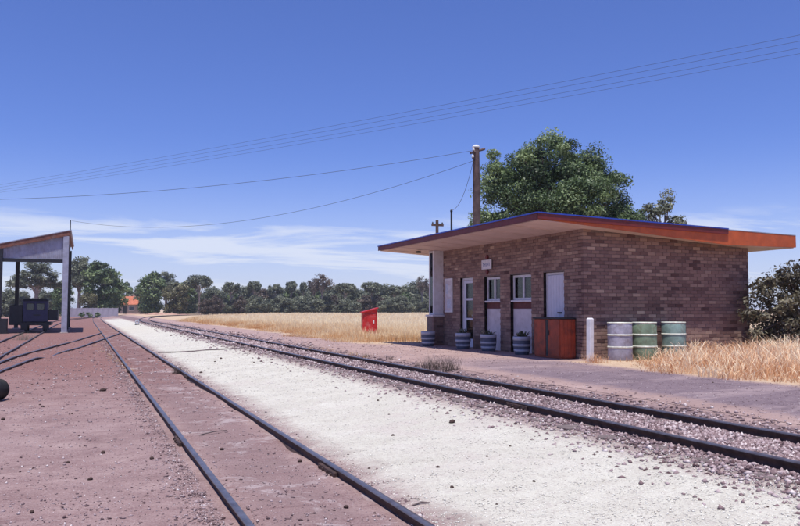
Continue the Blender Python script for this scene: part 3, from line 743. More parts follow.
# ------------------------------------------------------------------ things on the platform
def tub(loc, label, plant):
    t = thing('planter_tub', label, 'planter', loc, random.uniform(0, 3), 'half barrel planters along the platform wall')
    h = .47; rb, rt2 = .185, .225
    def rr(z): return rb+(rt2-rb)*z/h+.018*math.sin(math.pi*z/h)
    zz = np.linspace(0, h, 11)
    MB().lathe([(0, .0)]+[(rr(z), z) for z in zz]+[(rt2-.03, h), (rt2-.035, h-.07)], 24).build('tub', M_TUBD, t)
    for (z0, z1) in ((.08, .135), (.215, .275), (.375, .475)):
        MB().lathe([(rr(z0), z0), (rr(z0)+.007, z0), (rr((z0+z1)/2)+.008, (z0+z1)/2), (rr(z1)+.007, z1), (rr(z1)-.002, z1)], 24).build('band', M_TUBW, t)
    MB().lathe([(0, h-.065), (rt2-.033, h-.07)], 20).build('soil', M_SOILP, t)
    if plant:
        n = plant; nn = n*6
        ang = rng.uniform(0, 6.28, n); el = rng.uniform(.5, 1.4, n)
        V = []; F = []; T = []
        for i in range(n):
            dr = np.array([math.cos(ang[i])*math.cos(el[i]), math.sin(ang[i])*math.cos(el[i]), math.sin(el[i])]); L = rng.uniform(.14, .34)
            sd_ = np.cross(dr, [0, 0, 1]); sd_ /= np.linalg.norm(sd_); b0 = np.array([rng.uniform(-.08, .08), rng.uniform(-.08, .08), h-.07]); wv = rng.uniform(.018, .036)
            m_ = b0+dr*L*.6; e_ = b0+dr*L+np.array([0, 0, -.05*L/.3]); k = len(V)
            V += [b0, m_-sd_*wv, e_, m_+sd_*wv]; F.append((k, k+1, k+2, k+3)); T.append(rng.random())
        link('plant', np_mesh('plant', np.array(V), np.array(F), M_LEAFG, np.array(T)), t)
    return t
tub((10.36, 23.15, FL+.005), 'banded planter tub standing below the white projecting bay', 0)
tub((10.62, 21.15, FL+.005), 'banded planter tub with low leaves beside the glazed door', 26)
tub((10.70, 19.70, FL+.005), 'banded planter tub with dark soil below the curtained window', 34)
tub((10.72, 17.90, FL+.005), 'banded planter tub with upright leafy plant near the red locker', 46)

lk = thing('locker', 'rusty red wooden locker with two doors against the brick wall', 'locker', (10.60, 15.96, FL+.004))
MB().bbox(.02, .46, .015, 1.14, .0, .95, .006).build('body', M_RED, lk)
MB().bbox(-.002, .0185, .02, .50, .05, .93, .005).build('door', M_RED, lk); MB().bbox(-.002, .0185, .62, 1.13, .05, .93, .005).build('door', M_RED, lk)
MB().bbox(.0, .0185, .515, .605, .05, .93, .003).build('gap_strip', M_DARK, lk)  # dark strip whose colour stands for the shade in the gap between the doors
for k in range(4): MB().bbox(.024+k*.109, .024+k*.109+.105, .0, .0145, .04, .94, .003).build('end_plank', M_RED, lk)
MB().bbox(-.03, .47, -.02, 1.16, .952, .99, .008).build('lid', M_DARK, lk)
MB().bbox(-.018, -.0025, .44, .475, .55, .68, .004).build('handle', M_DARK, lk)

wp = thing('bollard', 'slender white timber post standing beside the grey drum', 'post', (10.68, 14.86, FL), R(12))
b = MB().bbox(-.06, .06, -.06, .06, -.02, .965, .008).build('post', M_WHITE, wp); b.rotation_euler = (0, R(1.2), 0)
b2 = MB().hexa([(-.06, -.06, .966), (.06, -.06, .966), (.06, .06, .966), (-.06, .06, .966), (-.035, -.035, 1.0), (.035, -.035, 1.0), (.035, .035, 1.0), (-.035, .035, 1.0)]).build('cap', M_WHITE, wp); b2.rotation_euler = (0, R(1.2), 0)

def drum(loc, mat, label, rz):
    t = thing('oil_drum', label, 'drum', loc, rz, 'steel drums along the end wall')
    r = .285; H = .88
    MB().lathe([(0, 0), (r-.005, 0), (r, .012), (r, .28), (r, .30), (r, .58), (r, .60), (r, H-.012), (r-.006, H)], 36).build('body', mat, t)
    for z in (.305, .59): MB().lathe([(r-.002, z-.022), (r+.008, z-.014), (r+.013, z), (r+.008, z+.014), (r-.002, z+.022)], 36).build('hoop', M_HOOP, t)
    MB().lathe([(r-.012, H-.022), (r+.004, H-.02), (r+.008, H-.006), (r+.002, H+.006), (r-.012, H+.004), (r-.016, H-.02)], 36).build('rim', M_HOOP, t)
    ld = MB().lathe([(0, H-.016), (r-.014, H-.018)], 36).build('lid', mat, t)
    MB().lathe([(.0, H-.002), (.028, H-.002), (.03, H-.017)], 12, (.17, .05, 0)).build('bung', M_DARK, ld)
drum((11.78, 15.20, FL), M_DRUMG, 'grey steel drum with pale hoops beside the green drum', .4)
drum((12.52, 15.22, FL), M_DRUM1, 'scuffed green steel drum standing between two other drums', 1.7)
drum((13.42, 15.24, FL), M_DRUM2, 'bluish green steel drum furthest from the white post', 2.9)

# red cabinet in the paddock edge
rc = thing('red_cabinet', 'bright red sheet cabinet with sloping lid in dry grass', 'cabinet', (12.45, 34.6, FL-.02), R(-12))
MB().hexa([(-.34, -.26, .0), (.34, -.26, .0), (.34, .26, .0), (-.34, .26, .0), (-.34, -.26, 1.04), (.34, -.26, 1.24), (.34, .26, 1.24), (-.34, .26, 1.04)]).build('body', M_PILLAR, rc)
MB().hexa([(-.40, -.33, 1.03), (.39, -.33, 1.245), (.39, .33, 1.245), (-.40, .33, 1.03), (-.40, -.33, 1.08), (.39, -.33, 1.295), (.39, .33, 1.295), (-.40, .33, 1.08)]).build('lid', M_PILLAR, rc)
MB().bbox(-.27, .27, -.285, -.262, .18, .98, .006).build('door', M_PILLAR, rc)
MB().bbox(.14, .20, -.305, -.286, .55, .70, .006).build('handle', M_INS, rc)

# ------------------------------------------------------------------ poles and wires
pole = thing('power_pole', 'tall weathered timber power pole rising behind the station roof', 'pole', (15.3, 29.1, .3))
MB().tube([(0, 0, 0), (.0, 0, 4), (-.03, 0, 8.1)], [.19, .165, .14], 12).build('shaft', M_POLE, pole)
ca = MB().tube([(-.42, -.26, 7.78), (.55, .34, 8.14)], .055, 6).build('crossarm', M_POLE, pole)
MB().tube([(-.30, -.18, 7.62), (.0, 0, 7.3)], .03, 6).build('brace', M_POLE, pole)
MB().lathe([(.0, 0), (.155, .0), (.17, .05), (.10, .12), (.0, .13)], 12, (-.03, 0, 8.08)).build('cap', M_INS, pole)
for (x, y, z) in ((-.34, -.30, 7.60), (-.25, -.20, 7.92)): MB().lathe([(.0, 0), (.045, 0), (.055, .04), (.03, .06), (.05, .09), (.0, .12)], 10, (x, y, z)).build('insulator', M_INS, pole)
tp = thing('service_pole', 'short thin steel service pole behind the station roof', 'pole', (15.65, 32.3, .33))
MB().tube([(0, 0, 0), (0, 0, 5.72)], [.06, .045], 8).build('shaft', M_DARK, tp)
MB().lathe([(.05, 0), (.065, .02), (.05, .1), (0, .12)], 8, (0, 0, 5.7)).build('cap', M_DARK, tp)
tg = thing('telegraph_pole', 'distant telegraph pole with short crossarm beyond the station roof', 'pole', (18.8, 40.7, .33))
MB().tube([(0, 0, 0), (0, 0, 6.35)], [.12, .09], 8).build('shaft', M_POLE, tg)
MB().bbox(-.34, .40, -.05, .05, 6.0, 6.14, .01).build('crossarm', M_POLE, tg)
for x in (-.28, .05, .33): MB().lathe([(0, 0), (.04, 0), (.05, .05), (.03, .08), (0, .12)], 8, (x, 0, 6.14)).build('insulator', M_DARK, tg)
def wire(p0, p1, sag, label, rad=.011, group=None, n=26):
    p0, p1 = Vector(p0), Vector(p1); pts = []
    for i in range(n+1):
        u = i/n; p = p0.lerp(p1, u); p.z -= sag*4*u*(1-u); pts.append(p)
    return tag(MB().tube(pts, rad, 5).build('wire', M_WIRE), label, 'wire', group)
wire((14.98, 28.85, 7.75), (-.86, 54.15, 7.22), 1.35, 'sagging service wire strung from the timber pole to the iron shed', .0085)
wire((14.95, 28.8, 8.18), (-24.0, 52.0, 8.3), 1.65, 'long sagging wire leaving the timber pole high above the shed', .0085)
wire((15.02, 28.9, 7.7), (15.65, 32.3, 6.12), .5, 'short drop wire from the timber pole to the service pole', .009)
# four-wire line crossing high above the yard
dirw = Vector((-.72, .69, 0)).normalized()
u0 = Vector((.927*9.8+.3754*19, -.3754*9.8+.927*19, 0)); u1 = Vector((.927*-21+.3754*41.5, .3754*21+.927*41.5, 0))
dv = (u1-u0).normalized(); pv = Vector((-dv.y, dv.x, 0))
e0 = u0-dv*16; e1 = u1+dv*17
for k, off in enumerate((-.75, -.28, .28, .75)):
    a_ = e0+pv*off; b_ = e1+pv*off
    wire((a_.x, a_.y, 8.40), (b_.x, b_.y, 8.40), .45, 'one of four parallel wires crossing high above the yard', .0042, 'four-wire overhead line', 30)
for nm, e in (('power_pole', e0), ('power_pole', e1)):
    p = thing(nm, 'timber pole carrying the four-wire line over the yard', 'pole', (e.x, e.y, float(gh(e.x, e.y))-.1), math.atan2(pv.y, pv.x), 'poles of the four-wire line')
    MB().tube([(0, 0, 0), (0, 0, 8.55)], [.17, .12], 10).build('shaft', M_POLE, p)
    MB().bbox(-.95, .95, -.19, -.10, 8.12, 8.24, .01).build('crossarm', M_POLE, p)

# ------------------------------------------------------------------ iron shed with rail tractor
sh = thing('goods_shed', 'tall open iron shed with sloping roof and galvanised posts', 'shed')
SH = 54.5
def sroof(a): return 6.62+(a+1.0)*.243
X0, X1 = -8.9, -1.0
cg = MB(); V = []; F = []; st_ = .0375
xs = np.arange(X0, X1-.12+1e-6, st_)
for i, x in enumerate(xs):
    y = SH+.03-.012*math.cos(i*math.pi); zb = 4.74; zt = sroof(x)-.30
    V += [(x, y, zb), (x, y, zt)]
for i in range(len(xs)-1): F.append((2*i, 2*i+2, 2*i+3, 2*i+1))
per = int(.76/st_)
for s_ in range(0, len(xs)-1, per):
    c_ = MB(); a0 = s_; a1 = min(s_+per, len(xs)-1)
    vv = [(v[0], v[1]-(.004 if (s_//per) % 2 else 0), v[2]) for v in V[2*a0:2*a1+2]]
    c_.add(vv, [(2*i, 2*i+2, 2*i+3, 2*i+1) for i in range(a1-a0)], .5).build('iron_sheet', M_GALVW if (s_//per) % 3 else M_GALV, sh)
MB().box(X0, X1-.1, SH-.02, SH+.13, 4.52, 4.735).build('tie_beam', M_DARK, sh)
def slab(x0, x1, y0, y1, dz0, dz1, mat, name):
    return MB().hexa([(x0, y0, sroof(x0)+dz0), (x1, y0, sroof(x1)+dz0), (x1, y1, sroof(x1)+dz0), (x0, y1, sroof(x0)+dz0), (x0, y0, sroof(x0)+dz1), (x1, y0, sroof(x1)+dz1), (x1, y1, sroof(x1)+dz1), (x0, y1, sroof(x0)+dz1)]).build(name, mat, sh)
slab(X0-.2, X1+.12, SH-.16, SH+14, -.03, .02, M_GALV, 'roof')
slab(X0-.2, X1+.06, SH-.135, SH-.09, -.33, -.032, M_FASC, 'fascia')
slab(X1-.02, X1+.06, SH-.085, SH+13.9, -.28, -.032, M_FASC, 'side_fascia')
for (x, y) in ((-1.18, SH), (-4.95, SH), (-8.7, SH), (-1.18, SH+6.9), (-8.7, SH+6.9), (-1.18, SH+13.7), (-4.95, SH+13.7), (-8.7, SH+13.7)):
    near = y == SH and x > -2
    pm = M_GALV if near else M_DARK
    MB().bbox(x-.17 if near else x-.14, x+.17 if near else x+.14, y-.13, y+.13, -.05, sroof(x)-.34, .012).build('post', pm, sh)
    MB().bbox(x-.24, x+.24, y-.22, y+.22, -.05, .07, .02).build('footing', M_CONC, sh)
MB().tube([(-.95, SH-.1, 6.4), (-.95, SH-.1, 7.28)], .03, 6).build('wire_mast', M_DARK, sh)
MB().box(-5.35, -4.45, SH-.35, SH+.4, -.02, .95).build('loading_block', M_DARK, sh)

rtx = thing('rail_tractor', 'small dark blue rail tractor parked under the iron shed', 'rail vehicle', (-2.97, 56.4, .085))
MB().bbox(-.74, .74, .0, 1.35, .62, 2.02, .04).build('cab', M_CAB, rtx)
MB().hexa([(-.80, -.1, 2.021), (.80, -.1, 2.021), (.80, 1.45, 2.021), (-.80, 1.45, 2.021), (-.6, .1, 2.16), (.6, .1, 2.16), (.6, 1.25, 2.16), (-.6, 1.25, 2.16)]).build('cab_roof', M_DARK, rtx)
for (a, b) in ((-.55, -.06), (.06, .55)):
    wo = MB(); wo.bbox(a, b, -.022, -.002, 1.38, 1.86, .008); wf = wo.build('window', M_DARK, rtx)
    MB().box(a+.05, b-.05, -.027, -.0235, 1.43, 1.81).build('pane', M_GLASS, wf)
MB().bbox(-.12, .30, -.02, -.002, 1.02, 1.12, .006).build('badge_plate', M_DARK, rtx)
MB().bbox(-.95, .95, -.12, 3.2, .40, .60, .02).build('frame', M_DARK, rtx)
MB().bbox(-.6, .6, 1.36, 3.1, .62, 1.45, .05).build('bonnet', M_CAB, rtx)
MB().bbox(-1.55, -.76, .1, 1.9, .42, 1.72, .03).build('side_box', M_DARK, rtx); MB().bbox(.76, 1.35, .1, 1.9, .72, 1.42, .03).build('side_box', M_DARK, rtx)
for x in (-.56, .56):
    for y in (.25, 2.6):
        wl = MB().lathe([(0, -.06), (.33, -.06), (.36, -.04), (.33, -.02), (.33, .06), (.10, .07), (0, .07)], 20).build('wheel', M_DARK, rtx)
        wl.rotation_euler = (0, R(90 if x < 0 else -90), 0); wl.location = (x, y, .325)
MB().bbox(-.85, -.45, -.16, -.125, .12, .5, .01).build('guard_iron', M_DARK, rtx); MB().bbox(.45, .85, -.16, -.125, .12, .5, .01).build('guard_iron', M_DARK, rtx)
MB().tube([(0, -.34, .5), (0, -.1, .5)], .07, 10).build('coupling', M_DARK, rtx)
for x in (-.4, .4): MB().lathe([(0, 0), (.07, 0), (.08, .04), (0, .06)], 12).build('headlamp', M_INS, rtx).matrix_world = __import__('mathutils').Matrix.Translation((-2.97+x, 56.39, 1.0)) @ __import__('mathutils').Matrix.Rotation(R(90), 4, 'X')

# ------------------------------------------------------------------ trees
rng = np.random.default_rng(41); random.seed(41)
def leaves(name, centres, spread, per, size, mat, flat=.8, tints=None, aspect=.5):
    """leaf faces spread over the outer half of many small puffs, so the crown breaks into lit and dark clumps"""
    C = np.repeat(np.array(centres, float), per, 0); n = len(C)
    S = np.repeat(np.array(spread, float), per) if hasattr(spread, '__len__') else np.full(n, spread)
    dv_ = rng.normal(0, 1, (n, 3)); dv_ /= np.linalg.norm(dv_, axis=1)[:, None]; dv_[:, 2] = np.where(rng.random(n) < .35, np.abs(dv_[:, 2]), dv_[:, 2])
    P = C+dv_*(rng.uniform(.35, 1.12, n)*S)[:, None]*np.array([1, 1, flat])
    d1 = rng.normal(0, 1, (n, 3)); d1[:, 2] -= .3; d1 /= np.linalg.norm(d1, axis=1)[:, None]
    nn_ = dv_*.9+rng.normal(0, .6, (n, 3))+np.array([0, 0, .35]); d1 -= nn_*((d1*nn_).sum(1)/(nn_*nn_).sum(1))[:, None]; d1 /= np.linalg.norm(d1, axis=1)[:, None]
    d2 = np.cross(d1, nn_); d2 /= np.linalg.norm(d2, axis=1)[:, None]
    s = size*rng.uniform(.6, 1.35, n)[:, None]
    V = np.stack([P-d1*s, P+d2*s*aspect, P+d1*s, P-d2*s*aspect], 1).reshape(-1, 3)
    F = np.arange(n*4).reshape(-1, 4)
    tc_ = np.repeat(rng.normal(.46, .26, len(centres)) if tints is None else np.array(tints), per)
    T = np.clip(tc_+rng.normal(0, .13, n), 0, 1)
    return np_mesh(name, V, F, mat, T)
def clusters(lobes, n, shell=.55):
    out = []; wt = np.array([l[3]*l[4]*l[5] for l in lobes])**.6; wt /= wt.sum()
    for _ in range(n):
        l = lobes[rng.choice(len(lobes), p=wt)]; v = rng.normal(0, 1, 3); v /= np.linalg.norm(v)
        r = rng.uniform(shell, 1.)**.5 * rng.uniform(.85, 1.05); out.append((l[0]+v[0]*l[3]*r, l[1]+v[1]*l[4]*r, l[2]+v[2]*l[5]*r))
    return np.array(out)
def limbs(mb, base, top, r0, targets, r1=.03, n=7):
    base, top = Vector(base), Vector(top)
    for k, tg_ in enumerate(targets):
        tg_ = Vector(tg_); u = random.uniform(.35, .95); s = base.lerp(top, u); m_ = s.lerp(tg_, .5)+Vector((random.uniform(-.2, .2), random.uniform(-.2, .2), .12*(tg_-s).length))
        mb.tube([s, m_, tg_], [r0*(1-u*.55)*.6, r0*.35, r1], n)
def tree(name, label, loc, lobes, ncl, per, spread, size, leaf, bark, trunk_h, trunk_r, group=None, flat=.8, nl=14, shell=.5, aspect=.5, lean=0., cat='tree'):
    t = thing(name, label, cat, loc, 0, group)
    c = clusters(lobes, ncl, shell)
    link('crown', leaves('crown', c, spread*rng.uniform(.6, 1.4, ncl), per, size, leaf, flat, aspect=aspect), t)
    mb = MB(); mb.tube([(0, 0, -.15), (lean*.3, 0, trunk_h*.5), (lean, 0, trunk_h)], [trunk_r*1.25, trunk_r, trunk_r*.6], 9)
    pick = c[rng.choice(len(c), min(nl, len(c)), replace=False)]
    limbs(mb, (lean*.2, 0, trunk_h*.35), (lean, 0, trunk_h), trunk_r, pick, trunk_r*.12)
    mb.build('trunk', bark, t); return t
# big tree behind the office: several lobes with gaps
tree('broadleaf_tree', 'large dense dark green tree rising behind the station roof', (19.6, 29.6, .33),
     [(-.3, .2, 6.4, 2.0, 1.9, 1.9), (-.1, .1, 8.0, 1.45, 1.2, 1.0), (-2.6, 1.0, 7.2, .65, .6, 1.15), (-2.7, 1.0, 5.6, 1.1, .95, 1.4), (1.35, -.5, 7.0, 1.05, 1.1, 1.2), (2.25, -.8, 6.2, 1.0, 1.0, 1.35), (.4, -1.5, 5.8, 1.5, .8, 1.3), (-1.3, .5, 6.8, 1.2, 1.2, 1.6), (.9, -.2, 7.5, 1.0, 1.0, .9), (2.6, -1.0, 4.9, 1.1, 1.0, 1.0), (-3.0, 1.1, 4.6, 1.0, .9, .9)],
     300, 320, .50, .062, M_LEAF, M_BARK, 5.4, .26, nl=34, shell=.30)
tree('broadleaf_tree', 'thin grey green tree with sparse leaves right of the big crown', (27.3, 31.9, .33),
     [(-.5, .2, 6.1, .6, .6, .8), (.45, -.1, 6.6, .45, .5, .7), (.75, -.2, 5.5, .6, .6, .5), (-.9, .3, 5.3, .5, .6, .5)], 44, 80, .30, .075, M_LEAFG, M_BARK, 5.5, .10, nl=22, shell=.2)
tree('broadleaf_tree', 'lower bright green tree between the big crown and station roof', (22.3, 27.9, .33),
     [(0, 0, 4.3, 1.1, 1.1, .9), (-1.6, .6, 4.3, 1.3, 1.2, .9)], 70, 200, .42, .075, M_LEAF, M_BARK, 3.6, .15)
# shrub at the end wall
tree('shrub', 'straggly olive and brown shrub against the end of brick wall', (17.75, 15.05, .33),
     [(0, 0, 1.2, 1.5, 1.1, .95), (.8, -.1, 1.75, 1.2, 1.0, .8), (-1.3, .0, 1.1, .85, .6, .8), (-1.5, .1, 1.7, .45, .4, .35), (-.6, 0, .6, 1.3, .8, .5), (1.2, -.2, .7, 1.6, .9, .6), (1.9, -.4, 1.4, 1.2, 1.1, 1.0), (-.2, .1, 2.05, .6, .6, .45), (1.1, -.2, 2.4, .8, .6, .4), (2.2, -.3, 2.3, .7, .6, .5), (.3, -.1, 2.65, .35, .3, .25), (1.7, -.2, 2.85, .4, .3, .2), (-1.0, 0, 1.95, .3, .3, .3)],
     190, 120, .27, .052, M_LEAFB, M_BARK, 1.1, .08, nl=110, shell=.15, cat='shrub')
rng = np.random.default_rng(5); random.seed(5)
# paddock-side trees: prototypes copied with shared meshes
def proto(kind):
    if kind == 'umbrella': lob = [(0, 0, 6.6, 2.6, 2.4, .8), (1.2, .3, 6.0, 1.5, 1.4, .6), (-1.4, -.2, 5.9, 1.3, 1.3, .6)]; a = dict(ncl=55, per=102, spread=0.60, size=0.19, leaf=M_LEAFG, bark=M_BARKG, trunk_h=5.6, trunk_r=.18, nl=16)
    elif kind == 'round': lob = [(0, 0, 3.6, 2.6, 2.5, 2.3), (1.4, .4, 2.6, 1.8, 1.8, 1.8), (-1.5, -.3, 2.8, 1.8, 1.8, 1.9), (.2, 0, 5.2, 1.6, 1.5, 1.3), (0, 0, 1.2, 2.4, 2.2, 1.1)]; a = dict(ncl=93, per=115, spread=0.79, size=0.21, leaf=M_LEAFG, bark=M_BARK, trunk_h=3.4, trunk_r=.2, nl=8)
    elif kind == 'low': lob = [(0, 0, 2.4, 3.0, 2.6, 1.9), (2.2, .2, 1.9, 2.0, 2.0, 1.6), (-2.3, 0, 2.0, 2.0, 1.9, 1.7), (.4, .2, 3.7, 1.7, 1.6, 1.1), (0, 0, .8, 3.4, 2.4, .9)]; a = dict(ncl=93, per=115, spread=0.79, size=0.21, leaf=M_LEAFG, bark=M_BARK, trunk_h=2.2, trunk_r=.16, nl=6)
    elif kind == 'dark': lob = [(0, 0, 4.6, 2.6, 2.5, 3.0), (.9, .2, 6.7, 1.5, 1.5, 1.5), (-1.2, 0, 3.2, 1.7, 1.7, 2.0), (0, 0, 1.4, 2.2, 2.0, 1.2)]; a = dict(ncl=99, per=122, spread=0.79, size=0.21, leaf=M_LEAF, bark=M_BARK, trunk_h=5, trunk_r=.24, nl=8)
    elif kind == 'sallow': lob = [(0, 0, 3.0, 2.1, 2.0, 2.2), (.6, 0, 4.6, 1.3, 1.2, 1.2), (0, 0, 1.2, 1.8, 1.8, 1.0)]; a = dict(ncl=68, per=115, spread=0.70, size=0.19, leaf=M_LEAFY, bark=M_BARK, trunk_h=3, trunk_r=.16, nl=6)
    elif kind == 'brown': lob = [(0, 0, 2.6, 2.0, 1.9, 1.8), (.4, 0, 4.0, 1.1, 1.1, 1.0), (0, 0, 1.0, 1.8, 1.8, .9)]; a = dict(ncl=62, per=108, spread=0.70, size=0.19, leaf=M_LEAFR, bark=M_BARK, trunk_h=3, trunk_r=.15, nl=8)
    elif kind == 'gum': lob = [(-1.6, 0, 7.4, 1.7, 1.6, 1.2), (1.3, .2, 8.2, 1.8, 1.6, 1.4), (0, 0, 9.6, 1.6, 1.5, 1.2), (2.8, 0, 6.6, 1.4, 1.3, .9), (-3.0, 0, 6.2, 1.3, 1.3, .8), (.3, 0, 6.6, 1.5, 1.5, 1.0)]; a = dict(ncl=93, per=115, spread=0.70, size=0.17, leaf=M_LEAFG, bark=M_BARKG, trunk_h=7, trunk_r=.28, nl=26)
    else: lob = [(0, 0, 7.2, 1.8, 1.5, 1.3), (1.2, 0, 5.9, 1.1, 1.0, .7), (-1.2, 0, 6.3, 1.0, 1.0, .8)]; a = dict(ncl=37, per=61, spread=0.63, size=0.14, leaf=M_LEAFR, bark=M_BARKG, trunk_h=6.4, trunk_r=.16, nl=26)
    return tree('tree', 'x', (0, 0, 0), lob, group=None, **a)
PRO = {}
HT = dict(umbrella=7.4, round=6.5, low=4.9, dark=8.2, sallow=5.8, brown=5.0, gum=10.8, sparse=8.5)
NM = dict(umbrella='umbrella_tree', round='paddock_tree', low='low_tree', dark='evergreen_tree', sallow='sallow_tree', brown='brown_tree', gum='gum_tree', sparse='thin_tree')
LB = dict(umbrella='flat topped umbrella tree standing above the far tree belt', round='round grey green tree in the belt beyond the dry paddock', low='low spreading grey green tree in the belt beyond the paddock',
          dark='dense dark evergreen tree beside the far tiled house', sallow='yellowish green tree within the far tree belt', brown='brownish small tree within the far tree belt',
          gum='tall spreading gum tree beyond the iron shed', sparse='thin tree of bare limbs rising above the far belt')
usedp = {}
def far_tree(kind, x, ytop, Z, sxy=1., label=None, base=.2, group='trees beyond the yard and paddock'):
    if kind not in PRO: PRO[kind] = proto(kind); usedp[kind] = False
    o = PRO[kind] if not usedp[kind] else copy_tree(PRO[kind]); usedp[kind] = True
    v = _f+_r*(x-400)/778.+_u*(263-309)/778.; p = v*Z
    h = (309-ytop)/778.*Z+1.55-base; s = h/HT[kind]
    o.name = NM[kind]; o.location = (p.x, p.y, base); o.scale = (s*sxy, s*sxy, s); o.rotation_euler = (0, 0, random.uniform(0, 6.28))
    tag(o, label or LB[kind], 'tree', group)
    return o
# left of the gravel
far_tree('gum', 36, 261, 158, 1.35, 'spreading gum tree seen through the open iron shed', 0)
far_tree('gum', 79, 257, 160, 1.05, 'tall gum tree just past the galvanised shed post', 0)
far_tree('dark', 103, 263, 158, 1.2, 'dense dark rounded tree behind the low iron fence', 0)
far_tree('dark', 62, 281, 170, .9, 'dark bushy tree between shed post and fence', 0)
far_tree('sallow', 88, 291, 152, .8, 'yellow green bushy tree just behind the iron fence', 0)
far_tree('dark', 124, 283, 230, .9, 'distant dark tree poking above the orange tiled roof', .1)
for (x, y, Z, k) in ((8, 290, 160, 'low'), (22, 292, 175, 'round'), (45, 291, 180, 'low')): far_tree(k, x, y, Z, 1.1, 'low grey green tree seen beneath the shed roof', 0)
# group beside the house
far_tree('dark', 151, 273, 190, 1.1, 'dense dark evergreen tree nearest the orange tiled house', .2)
far_tree('gum', 166, 272, 205, 1.15, 'tall gum tree rising between two dark evergreens', .2); far_tree('sallow', 175, 281, 185, 1.0, 'olive yellow tree in the clump by the tiled house', .2)
far_tree('dark', 183, 282, 195, 1.2, 'dark evergreen behind the olive yellow tree', .2); far_tree('umbrella', 199, 276, 190, 1.1, 'largest flat topped umbrella tree beyond the paddock', .25)
far_tree('round', 142, 287, 200, 1.0, 'round tree between the tiled house and dark evergreen', .25); far_tree('round', 190, 287, 200, 1.2, 'round tree below the largest umbrella tree', .25)
# belt behind the paddock
rb_ = random.Random(11)
x = 203
while x < 470:
    k = rb_.choice(['round', 'low', 'round', 'low', 'round', 'dark'])
    yt = 291-5.5*max(0, min(1, (x-300)/90.))+rb_.uniform(-3.5, 3.5)
    far_tree(k, x, yt, rb_.uniform(195, 225), rb_.uniform(.9, 1.3), 'dense dark green tree filling the belt beyond paddock' if k == 'dark' else None, .3); x += rb_.uniform(5.5, 9)
x = 206
while x < 455:
    far_tree(rb_.choice(['low', 'round', 'low', 'brown']), x, 297+rb_.uniform(-3, 3), rb_.uniform(180, 195), rb_.uniform(1.0, 1.4), None, .3); x += rb_.uniform(10, 17)
for (x, y, k, w_) in ((231, 283, 'umbrella', .8), (254, 282, 'umbrella', .8), (275, 285, 'umbrella', .7), (291, 282, 'umbrella', .55), (303, 283, 'umbrella', .4), (322, 275, 'sparse', 1.3), (314, 279, 'sparse', 1.0), (372, 283, 'umbrella', 1.1), (345, 284, 'umbrella', 1.2), (395, 287, 'umbrella', 1.3), (422, 277, 'sparse', .8), (430, 280, 'sparse', .9), (262, 290, 'brown', 1.0), (276, 293, 'sallow', .9)):
    far_tree(k, x, y, rb_.uniform(186, 196), w_, None, .3)
# ------------------------------------------------------------------ far fence, house, mounds
def pz(x, Z):
    v = _f+_r*(x-400)/778.+_u*(263-309)/778.; return v.x*Z, v.y*Z
fa, fb = pz(66, 143), pz(118, 147)
fn = thing('iron_fence', 'long pale grey iron fence below the gum trees', 'fence', (fa[0], fa[1], 0), math.atan2(fb[1]-fa[1], fb[0]-fa[0]))
L = math.hypot(fb[0]-fa[0], fb[1]-fa[1]); nn = 10
pm_ = MB().bbox(.03, L/nn-.03, -.03, .03, .05, 1.72, .01).mesh('panel', M_FENCE); pq = MB().bbox(-.05, .05, -.06, .06, -.1, 1.8, .01).mesh('post', M_FENCE)
for k in range(nn+1):
    if k < nn: o = link('panel', pm_, fn); o.location = (k*L/nn, 0, random.uniform(-.02, .02))
    o = link('post', pq, fn); o.location = (k*L/nn, 0, 0)
for (x, lab) in ((82, 'small dark bush at the fence foot near the shed'), (89, 'small dark bush at the middle of the fence foot'), (97, 'small dark bush at the fence foot toward the house')):
    p = pz(x, 137); t = thing('bush', lab, 'bush', (p[0], p[1], 0))
    link('crown', leaves('crown', clusters([(0, 0, .5, .55, .55, .5)], 20, .2), .16, 16, .12, M_LEAF), t); MB().tube([(0, 0, -.05), (0, 0, .5)], .04, 6).build('stem', M_BARK, t)
def house(x0, x1, Z, yr, ye, yb, label, wall, roof):
    a, b = pz(x0, Z), pz(x1, Z); s = 778./Z; wv = math.hypot(b[0]-a[0], b[1]-a[1])
    hz = lambda y: 1.55+(309-y)/s
    h = thing('house', label, 'house', (a[0], a[1], 0), math.atan2(b[1]-a[1], b[0]-a[0]))
    he, hr = hz(ye), hz(yr); D_ = 8
    MB().box(.5, wv-.5, .5, D_-.5, -.1, he).build('wall', wall, h)
    r_ = MB(); r_.hexa([(0, 0, he), (wv, 0, he), (wv, D_, he), (0, D_, he), (wv*.28, D_*.45, hr), (wv*.78, D_*.45, hr), (wv*.78, D_*.55, hr), (wv*.28, D_*.55, hr)])
    ro = r_.build('roof', roof, h)
    for (u, w_) in ((.2, 1.2), (.62, 1.4)):
        f = MB().box(wv*u, wv*u+w_, .44, .499, he-1.5, he-.4).build('window', M_WHITE, h); MB().box(wv*u+.1, wv*u+w_-.1, .425, .437, he-1.4, he-.5).build('pane', M_GLASS, f)
    MB().box(wv*.45, wv*.45+.9, .45, .498, .0, he-.4).build('door', M_DARK, h)
    MB().box(wv*.6, wv*.6+.6, D_*.46, D_*.54, hr-.3, hr+.6).build('chimney', M_HOUSE, ro)
house(107, 141, 195, 296, 304.5, 312, 'low house with orange tiled roof beyond the iron fence', M_HOUSE, M_TILE)
house(182, 193, 200, 303.5, 306.5, 312, 'small pale outbuilding glimpsed among the dark trees', M_WHITE, M_GALV)
